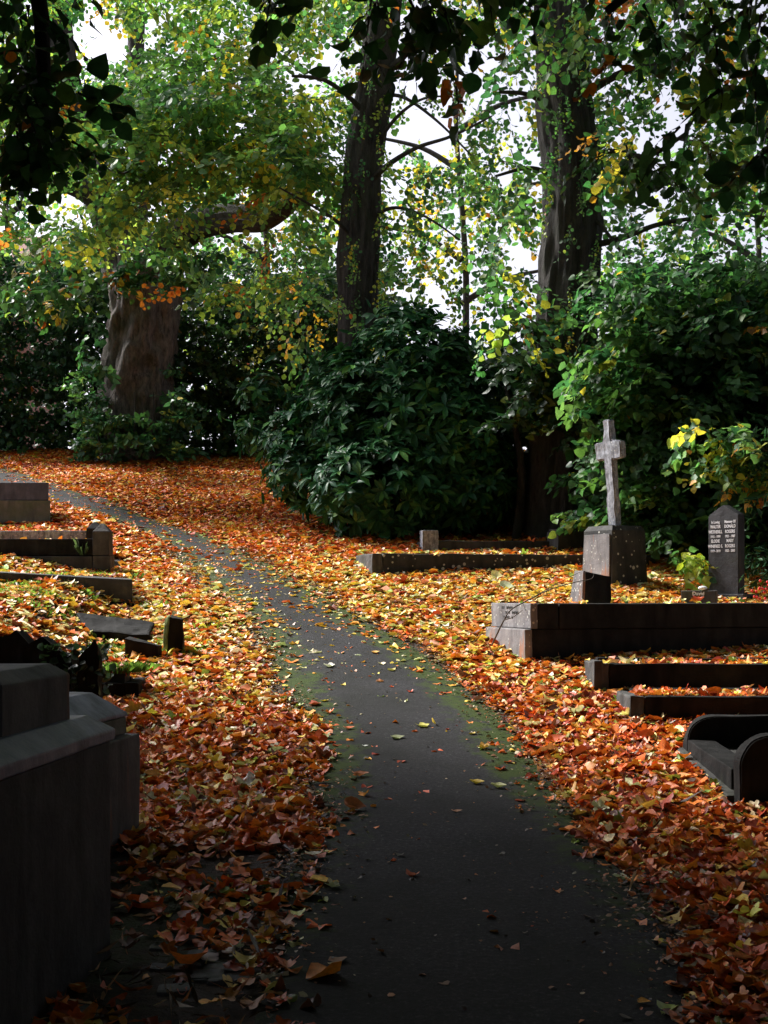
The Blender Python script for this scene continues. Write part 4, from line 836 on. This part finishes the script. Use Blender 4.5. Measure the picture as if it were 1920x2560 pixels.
hedge('lime_sucker_shrub', 'thinner dark leafy suckers between the round bush and the stone cross', 'shrub', 1240, 1600, 600, 1290, 15.9, 17.6, 760, .11, [34, 36, 14, 4, 1, .3, 0], kind='heart', dark=.42, top=lambda a_, b2: (b2 > 700 + 120 * RG.random(len(a_)) + 190 * np.exp(-((a_ - 1425) / 90) ** 2)) & (b2 < 1070) & (a_ > 1290), droop=.5, face=.4, thr=-.3)
hedge('dark_berry_shrub', 'dark shrub with scarlet berries at the right edge beside the headstone', 'shrub', 1915, 2250, 1080, 1500, 12.9, 13.8, 300, .12, [60, 20, 3, 1, 0, 0, 0], kind='lance', stems=2, mat='rleaf')
bs = [o for o in COL.objects if o.name.startswith('dark_berry_shrub')][0]
bm = bmesh.new(); bmesh.ops.create_uvsphere(bm, u_segments=8, v_segments=6, radius=.014); me = bpy.data.meshes.new('berry'); bm.to_mesh(me); bm.free(); me.materials.append(M['berry'])
for i in range(16):
    o = link('berry', me, None, bs); o.matrix_parent_inverse = Matrix(); o.location = P(RG.uniform(1880, 1925), RG.uniform(1450, 1500), 12.3) - bs.location

# == rhododendron
def whorl(nl, L_, wd_, up):
    Vs, Ts, ids = [], [], []; base = 0
    for k_ in range(nl):
        x = np.array([0, .3, .68, 1, .68, .3, .5]) ; y = np.array([0, .13, .16, 0, -.16, -.13, 0]) * wd_; z = -.35 * x ** 2 + np.abs(y) * .4
        v = np.stack([x, y, z], 1) * L_ * RG.uniform(.75, 1.1); T6 = np.stack([np.arange(6), (np.arange(6) + 1) % 6, np.full(6, 6)], 1)
        Rm = rotm(np.array([k_ * 2 * np.pi / nl * 1.0 + RG.normal(0, .25)]), np.array([RG.normal(0, .25)]), np.array([-up + RG.normal(0, .3)]))[0]
        Vs.append(v @ Rm.T); Ts.append(T6 + base); ids.append(np.full(7, k_)); base += 7
    return np.concatenate(Vs), np.concatenate(Ts), np.concatenate(ids), nl
WH = [whorl(9, .19, 1.1, .35), whorl(8, .17, 1.05, .6), whorl(10, .20, 1.1, .2), whorl(7, .18, 1.1, .1), whorl(8, .15, 1.2, .5)]
rh = thing('rhododendron_bush', P(960, 1345, 17.3), 'big rounded glossy dark evergreen bush in the middle of the photo', 'bush')
rh.location.z = float(gz(rh.location.x, rh.location.y))
lobes = [((1030, 1085), 17.6, (250, 275), 1.2, 600), ((1150, 1110), 17.3, (150, 215), 1.0, 260), ((850, 1085), 17.9, (130, 165), 1.0, 220), ((735, 1085), 18.3, (85, 90), .8, 80), ((965, 1215), 17.0, (210, 140), .9, 280), ((1185, 1200), 17.2, (110, 140), .8, 150), ((1030, 915), 17.7, (165, 140), .9, 240), ((770, 1180), 17.8, (100, 90), .7, 120), ((870, 960), 18., (95, 80), .7, 80), ((655, 985), 18.6, (50, 45), .5, 32), ((640, 1085), 18.5, (40, 45), .4, 35)]
pp, nn_ = [], []
for (cx_, cy_), d, (rx, ry), rd, cnt in lobes:
    c = np.array(P(cx_, cy_, d)); rad = np.array([rx / F * d, rd, ry / F * d])
    v_ = RG.normal(0, 1, (cnt, 3)); v_[:, 1] -= .45; v_ /= np.linalg.norm(v_, axis=1, keepdims=True)
    q = c + v_ * rad * (1 - RG.random((cnt, 1)) ** 1.6 * .28) * (1 + .10 * n3(v_ * 3 + cx_, 1.3, 3)[:, None]); pp.append(q); nn_.append(v_ / rad)
pp = np.concatenate(pp); nn_ = np.concatenate(nn_); nn_ /= np.linalg.norm(nn_, axis=1, keepdims=True)
inside = np.zeros(len(pp), bool)
for (cx_, cy_), d, (rx, ry), rd, cnt in lobes:
    c = np.array(P(cx_, cy_, d)); rad = np.array([rx / F * d, rd, ry / F * d]); inside |= (((pp - c) / rad) ** 2).sum(1) < .45
kp = (~inside) & (pp[:, 2] > gz(pp[:, 0], pp[:, 1]) + .05); pp, nn_ = pp[kp], nn_[kp]
up = nn_ * .75 + np.array([0, 0, .55]) + RG.normal(0, .2, nn_.shape); up /= np.linalg.norm(up, axis=1, keepdims=True)
ref = RG.normal(0, 1, up.shape); xa = np.cross(up, ref); xa /= np.linalg.norm(xa, axis=1, keepdims=True); ya = np.cross(up, xa); RM = np.stack([xa, ya, up], -1)
k = RG.integers(0, len(WH), len(pp)); Vs, Ts, Cs = [], [], []; base = 0; sc = RG.uniform(.75, 1.25, len(pp))
RC = [(.015, .062, .026), (.026, .09, .034), (.042, .125, .04), (.075, .17, .045)]
for i, (tv, tt, ids, nl) in enumerate(WH):
    s = np.where(k == i)[0]; v_ = np.einsum('nij,mj->nmi', RM[s], tv) * sc[s][:, None, None] + pp[s][:, None]
    lc = palette(len(s) * nl, RC, [40, 34, 18, 8], .2).reshape(len(s), nl, 3); Vs.append(v_.reshape(-1, 3)); Cs.append(lc[:, ids].reshape(-1, 3)); Ts.append((tt[None] + (np.arange(len(s)) * len(tv))[:, None, None]).reshape(-1, 3) + base); base += len(s) * len(tv)
link('foliage', np_mesh('foliage', np.concatenate(Vs), np.concatenate(Ts), np.concatenate(Cs)), M['rleaf'], rh)
for i in range(9):
    x_ = X(760 + i * 55, 17.6); z_ = float(gz(x_, 17.7)); tube('stem', [Vector((x_ * .6 + .1, 17.7, z_ - .1)), Vector((x_ * .85, 17.6, z_ + .7)), Vector((x_ * 1.05, 17.5 + .2 * math.sin(i), z_ + 1.5))], (.05, .035, .015), M['bark2'], rh, seg=8, seed=i)
# inner leaves
p = RG.normal(0, 1, (1500, 3)) * (.75, .4, .6) + np.array(P(985, 1120, 17.9)); p = p[p[:, 2] > gz(p[:, 0], p[:, 1])]
tp = [leaf_template('lance', .2, .2, .1) for _ in range(3)]; V_, T_, C_ = scatter(tp, p, rotm(*RG.uniform(0, 6.28, (3, len(p)))), np.full(len(p), .22), palette(len(p), RC, [40, 30, 5, 1], .2))
link('inner_foliage', np_mesh('inner_foliage', V_, T_, C_), M['rleaf'], rh)

# == ivy on rough stones and a grass tuft
tp = [leaf_template('heart', .2, .2, .1) for _ in range(4)]
p = np.stack([RG.uniform(-2.75, X(250, 8.2), 900), RG.uniform(8.15, 8.6, 900), np.zeros(900)], 1); p[:, 2] = RG.uniform(.75, 1.0, 900) + .17 * (p[:, 1] - 8.1) + .3 * RG.random(900) * (n3(p, 4, 2) > 0)
p[:, 2] = np.minimum(p[:, 2], 1.5 - (1588 + 30 * (p[:, 0] > -2.2) - HOR) / F * p[:, 1])
V_, T_, C_ = scatter(tp, p, rotm(RG.uniform(0, 6.28, 900), RG.normal(.8, .5, 900), RG.normal(0, .5, 900)), RG.uniform(.03, .06, 900), palette(900, [(.02, .04, .02), (.04, .07, .035), (.10, .12, .09)], [6, 3, .6]))
tag(link('ivy', np_mesh('ivy', V_, T_, C_), M['dleaf']), 'dark ivy creeping over the rough black stones on the left', 'ivy')
def grass(name, label, spots, n_, h_, cat='grass', kind=None, colr=(.10, .16, .04)):
    Vs, Ts, Cs = [], [], []; base = 0
    for x_, y_, z_, rr in spots:
        for i in range(n_):
            a_ = RG.uniform(0, 6.28); ro = rr * math.sqrt(RG.random()); bx, by = x_ + ro * math.cos(a_), y_ + ro * math.sin(a_) * .6; hh = h_ * RG.uniform(.5, 1.1); ln = RG.uniform(.2, .9) * hh; w_ = .002; zb_ = z_
            if z_ is None: zb_ = float(gz(bx, by)) + .0
            dx, dy = math.cos(a_), math.sin(a_)
            q = [(bx - dy * w_, by + dx * w_, zb_), (bx + dy * w_, by - dx * w_, zb_), (bx + dx * ln * .5 - dy * w_ * .7, by + dy * ln * .5 + dx * w_ * .7, zb_ + hh * .75), (bx + dx * ln, by + dy * ln, zb_ + hh * (.9 if ln < .5 * hh else .6))]
            Vs += q; Ts += [(base, base + 1, base + 2), (base + 1, base + 2, base + 3)]; c = np.array(colr) * np.exp(RG.normal(0, .35)); Cs += [c] * 4; base += 4
    o = link(name, np_mesh(name, np.array(Vs), np.array(Ts), np.array(Cs)), M['leaf']); tag(o, label, cat, kind=kind)
grass('grass_tuft', 'wiry green grass tuft growing from the two tier kerb beside its post', [(X(205, 14.1), 14.12, Z(1388, 14.1), .05)], 18, .20, 'grass tuft', None, (.045, .065, .03))
spots = [(X(RG.uniform(20, 325), 12.9), 12.62 + RG.uniform(0, .5), 1.67, .15) for _ in range(26)]
for _ in range(150):
    x_, y_ = RG.uniform(-3.6, -1.5), RG.uniform(8.9, 12.3)
    if n3(np.array([[x_, y_, 0.]]), 2.6, 9)[0] < .1: spots.append((x_, y_, None, .18))
for _ in range(16): spots.append((X(RG.uniform(260, 340), 9.1), RG.uniform(8.95, 9.3), Z(1697, 8.9) + .03, .1))
grass('grass', 'short green grass showing through the leaves on the left plots', spots, 46, .085, 'grass', 'stuff', (.09, .15, .03))
# fallen twig
tw = thing('fallen_twig', P(1235, 1612, 10.3), 'long thin dead twig leaning across the pale end of the long black tomb', 'twig')
tube('stem', [P(1230, 1612, 10.2), P(1245, 1580, 10.1), P(1260, 1550, 10.05), P(1275, 1527, 10.1), P(1305, 1508, 10.3), P(1375, 1474, 10.9), P(1440, 1455, 11.4), P(1478, 1447, 11.6), P(1485, 1434, 11.65)], [.007, .007, .006, .006, .005, .005, .004, .003, .002], M['twig'], tw, seg=6, sub=5)
tube('side_shoot', [P(1260, 1550, 10.05), P(1282, 1543, 10.0), P(1306, 1526, 10.0)], [.005, .004, .002], M['twig'], tw, seg=6, sub=5)
tube('side_shoot', [P(1330, 1495, 10.5), P(1390, 1460, 11), P(1450, 1430, 11.4)], [.003, .003, .002], M['twig'], tw, seg=6, sub=5)

# == distant house
hx, hy = X(-20, 60), 60
ho = thing('brick_house', (hx, hy, 5.5), 'red brick house glimpsed through the leaves at the left edge', 'house')
blk('wall', [(hx - 6, hy), (hx + 1.6, hy), (hx + 1.6, hy + 7), (hx - 6, hy + 7)], 5, 16.3, M['brick'], ho, amt=0)
solid('roof', [(hx - 6.3, hy - .4, 16.35), (hx + 1.9, hy - .4, 16.35), (hx + 1.9, hy + 7.4, 16.35), (hx - 6.3, hy + 7.4, 16.35)], [(hx - 6.3, hy + 3.4, 19.3), (hx + 1.9, hy + 3.4, 19.3), (hx + 1.9, hy + 3.6, 19.3), (hx - 6.3, hy + 3.6, 19.3)], M['tile'], ho, amt=0, bev=0)
for wx in (-4.5, -1.2):
    wf = blk('window', [(hx + wx, hy - .06), (hx + wx + 1.3, hy - .06), (hx + wx + 1.3, hy - .003), (hx + wx, hy - .003)], 12, 13.6, M['frame'], ho, amt=0)
    blk('pane', [(hx + wx + .1, hy - .075), (hx + wx + 1.2, hy - .075), (hx + wx + 1.2, hy - .064), (hx + wx + .1, hy - .064)], 12.1, 13.5, M['glass'], wf, amt=0, bev=0)

# == overhanging beeches that shade the foreground
SPo = [make_spray('oval', .36, 8, .062, .5, 3, .5) for _ in range(7)] + [make_spray('heart', .30, 6, .066, .6, 3, .5) for _ in range(3)]
BIG = [make_spray('hex', 1.3, 10, .24, .3, 4, .35) for _ in range(5)]
OG = [(.04, .11, .04), (.07, .16, .05), (.12, .22, .05), (.55, .16, .02)]
def overhang(label, base, lean, clouds, wts, hidden, limbs, extra=()):
    t = thing('overhanging_beech', (base[0], base[1], float(gz(*base))), label, 'tree', 'beeches overhanging the path')
    bz = float(gz(*base))
    tube('trunk', [Vector((base[0], base[1], bz - .2)), Vector((base[0] + .1, base[1], bz + 2)), Vector((base[0] + lean, base[1] + .2, bz + 5)), Vector((base[0] + lean * 1.5, base[1] + .3, bz + 9))], (.42, .36, .3, .18), M['bark2'], t, seg=24, seed=2)
    for i, pts in enumerate(limbs): tube('limb', [Vector(q) for q in pts], [.045 * (1 - j / len(pts)) + .006 for j in range(len(pts))], M['bark2'], t, seg=8, seed=i)
    p = np.concatenate(clouds); n = len(p)
    V_, T_, C_ = place_sprays(SPo, p, RG.uniform(0, 2 * np.pi, n), RG.uniform(.3, 1.2, n), face_sc(n, .6, 1.0), OG, wts, .3)
    link('hanging_sprays', np_mesh('hanging_sprays', V_, T_, C_), M['dleaf'], t)
    (x0_, x1_, y0_, y1_, z0_, z1_, cnt) = hidden
    p = np.stack([RG.uniform(x0_, x1_, cnt), RG.uniform(y0_, y1_, cnt), RG.uniform(z0_, z1_, cnt)], 1)
    vis = EYE + (HOR + 0) / F * np.clip(p[:, 1], .01, None) + 1.3          # keep the high canopy above the frame
    p = p[(p[:, 2] > vis) | (p[:, 1] < -.5)]
    for (x0_, x1_, y0_, y1_, z0_, z1_, cnt) in extra:            # unseen foliage added beside and behind the view to darken the foreground
        q = np.stack([RG.uniform(x0_, x1_, cnt), RG.uniform(y0_, y1_, cnt), RG.uniform(z0_, z1_, cnt)], 1)
        q = q[np.abs(q[:, 0]) > .31 * np.clip(q[:, 1], 0, None) + 2.4]; p = np.concatenate([p, q])
    n = len(p)
    V_, T_, C_ = place_sprays(BIG, p, RG.uniform(0, 2 * np.pi, n), RG.uniform(-.2, .4, n), face_sc(n, .8, 1.2), OG, [30, 40, 20, 2], .2)
    link('crown', np_mesh('crown', V_, T_, C_), M['dleaf'], t)  # mesh also holds the light-blocking foliage added out of view
def botR(px, py):
    lim = np.interp(px, [700, 800, 900, 1000, 1100, 1200, 1300, 1400, 1550, 1650, 1750, 1900, 2300], [10, 30, 60, 170, 230, 190, 120, 260, 330, 230, 330, 440, 500]); return py < lim - 70
cl = [vol(170, 740, 2250, -250, 500, 3.0, 5.0, [(1290, 240, 70, 60), (1700, 300, 80, 90), (1660, 420, 60, 50), (1250, 130, 60, 30), (1420, 280, 130, 230)], -.2, 2.2, 31, botR), vol(10, 1500, 1800, 300, 430, 5, 6.5, (), -2), vol(105, 1450, 2300, -200, 560, 6.5, 10, [(1690, 340, 80, 90)], -.2, 1.8, 37)]
overhang('dark beech branches hanging into the top right of the picture', (3.6, .6), -.6, cl, [44, 34, 12, 1.3], (-1, 8, -7, 11.5, 4.2, 10.5, 1500),
         [[(3.1, .9, 4.5), (2.6, 2.2, 4.6), (1.9, 3.4, 4.3), (1.3, 4.2, 3.9), (.8, 4.6, 3.6)], [(3.2, .8, 4.2), (2.9, 2.5, 4.3), (2.4, 4, 3.9), (1.6, 5, 3.6)]], [(2.8, 7, -6, 6.5, .6, 7, 1300), (-5, 5.5, -7.5, -4.5, .2, 8, 1300)])
cl = [vol(15, -120, 110, -200, 260, 2.9, 4.2, (), -.6, 2.2, 33, lambda a_, b2: b2 < 330 - 1.6 * np.abs(a_ - 60)), vol(12, 40, 110, 150, 330, 3.1, 3.4, (), -2)]
overhang('dark drooping beech sprays hanging at the top left corner', (-3.6, .2), .5, cl, [44, 34, 12, 1.0], (-10, 1, -7, 10.5, 4.2, 10, 1600),
         [[(-3.3, .6, 4.3), (-2.4, 2, 4.4), (-1.6, 3.1, 3.9), (-.98, 3.4, 3.3), (-.93, 3.45, 2.6)]], [(-7, -3., -6, 6.5, .6, 7, 1300), (-11, -4.6, 3, 11.3, 5, 12, 900)])
bpy.context.view_layer.update()
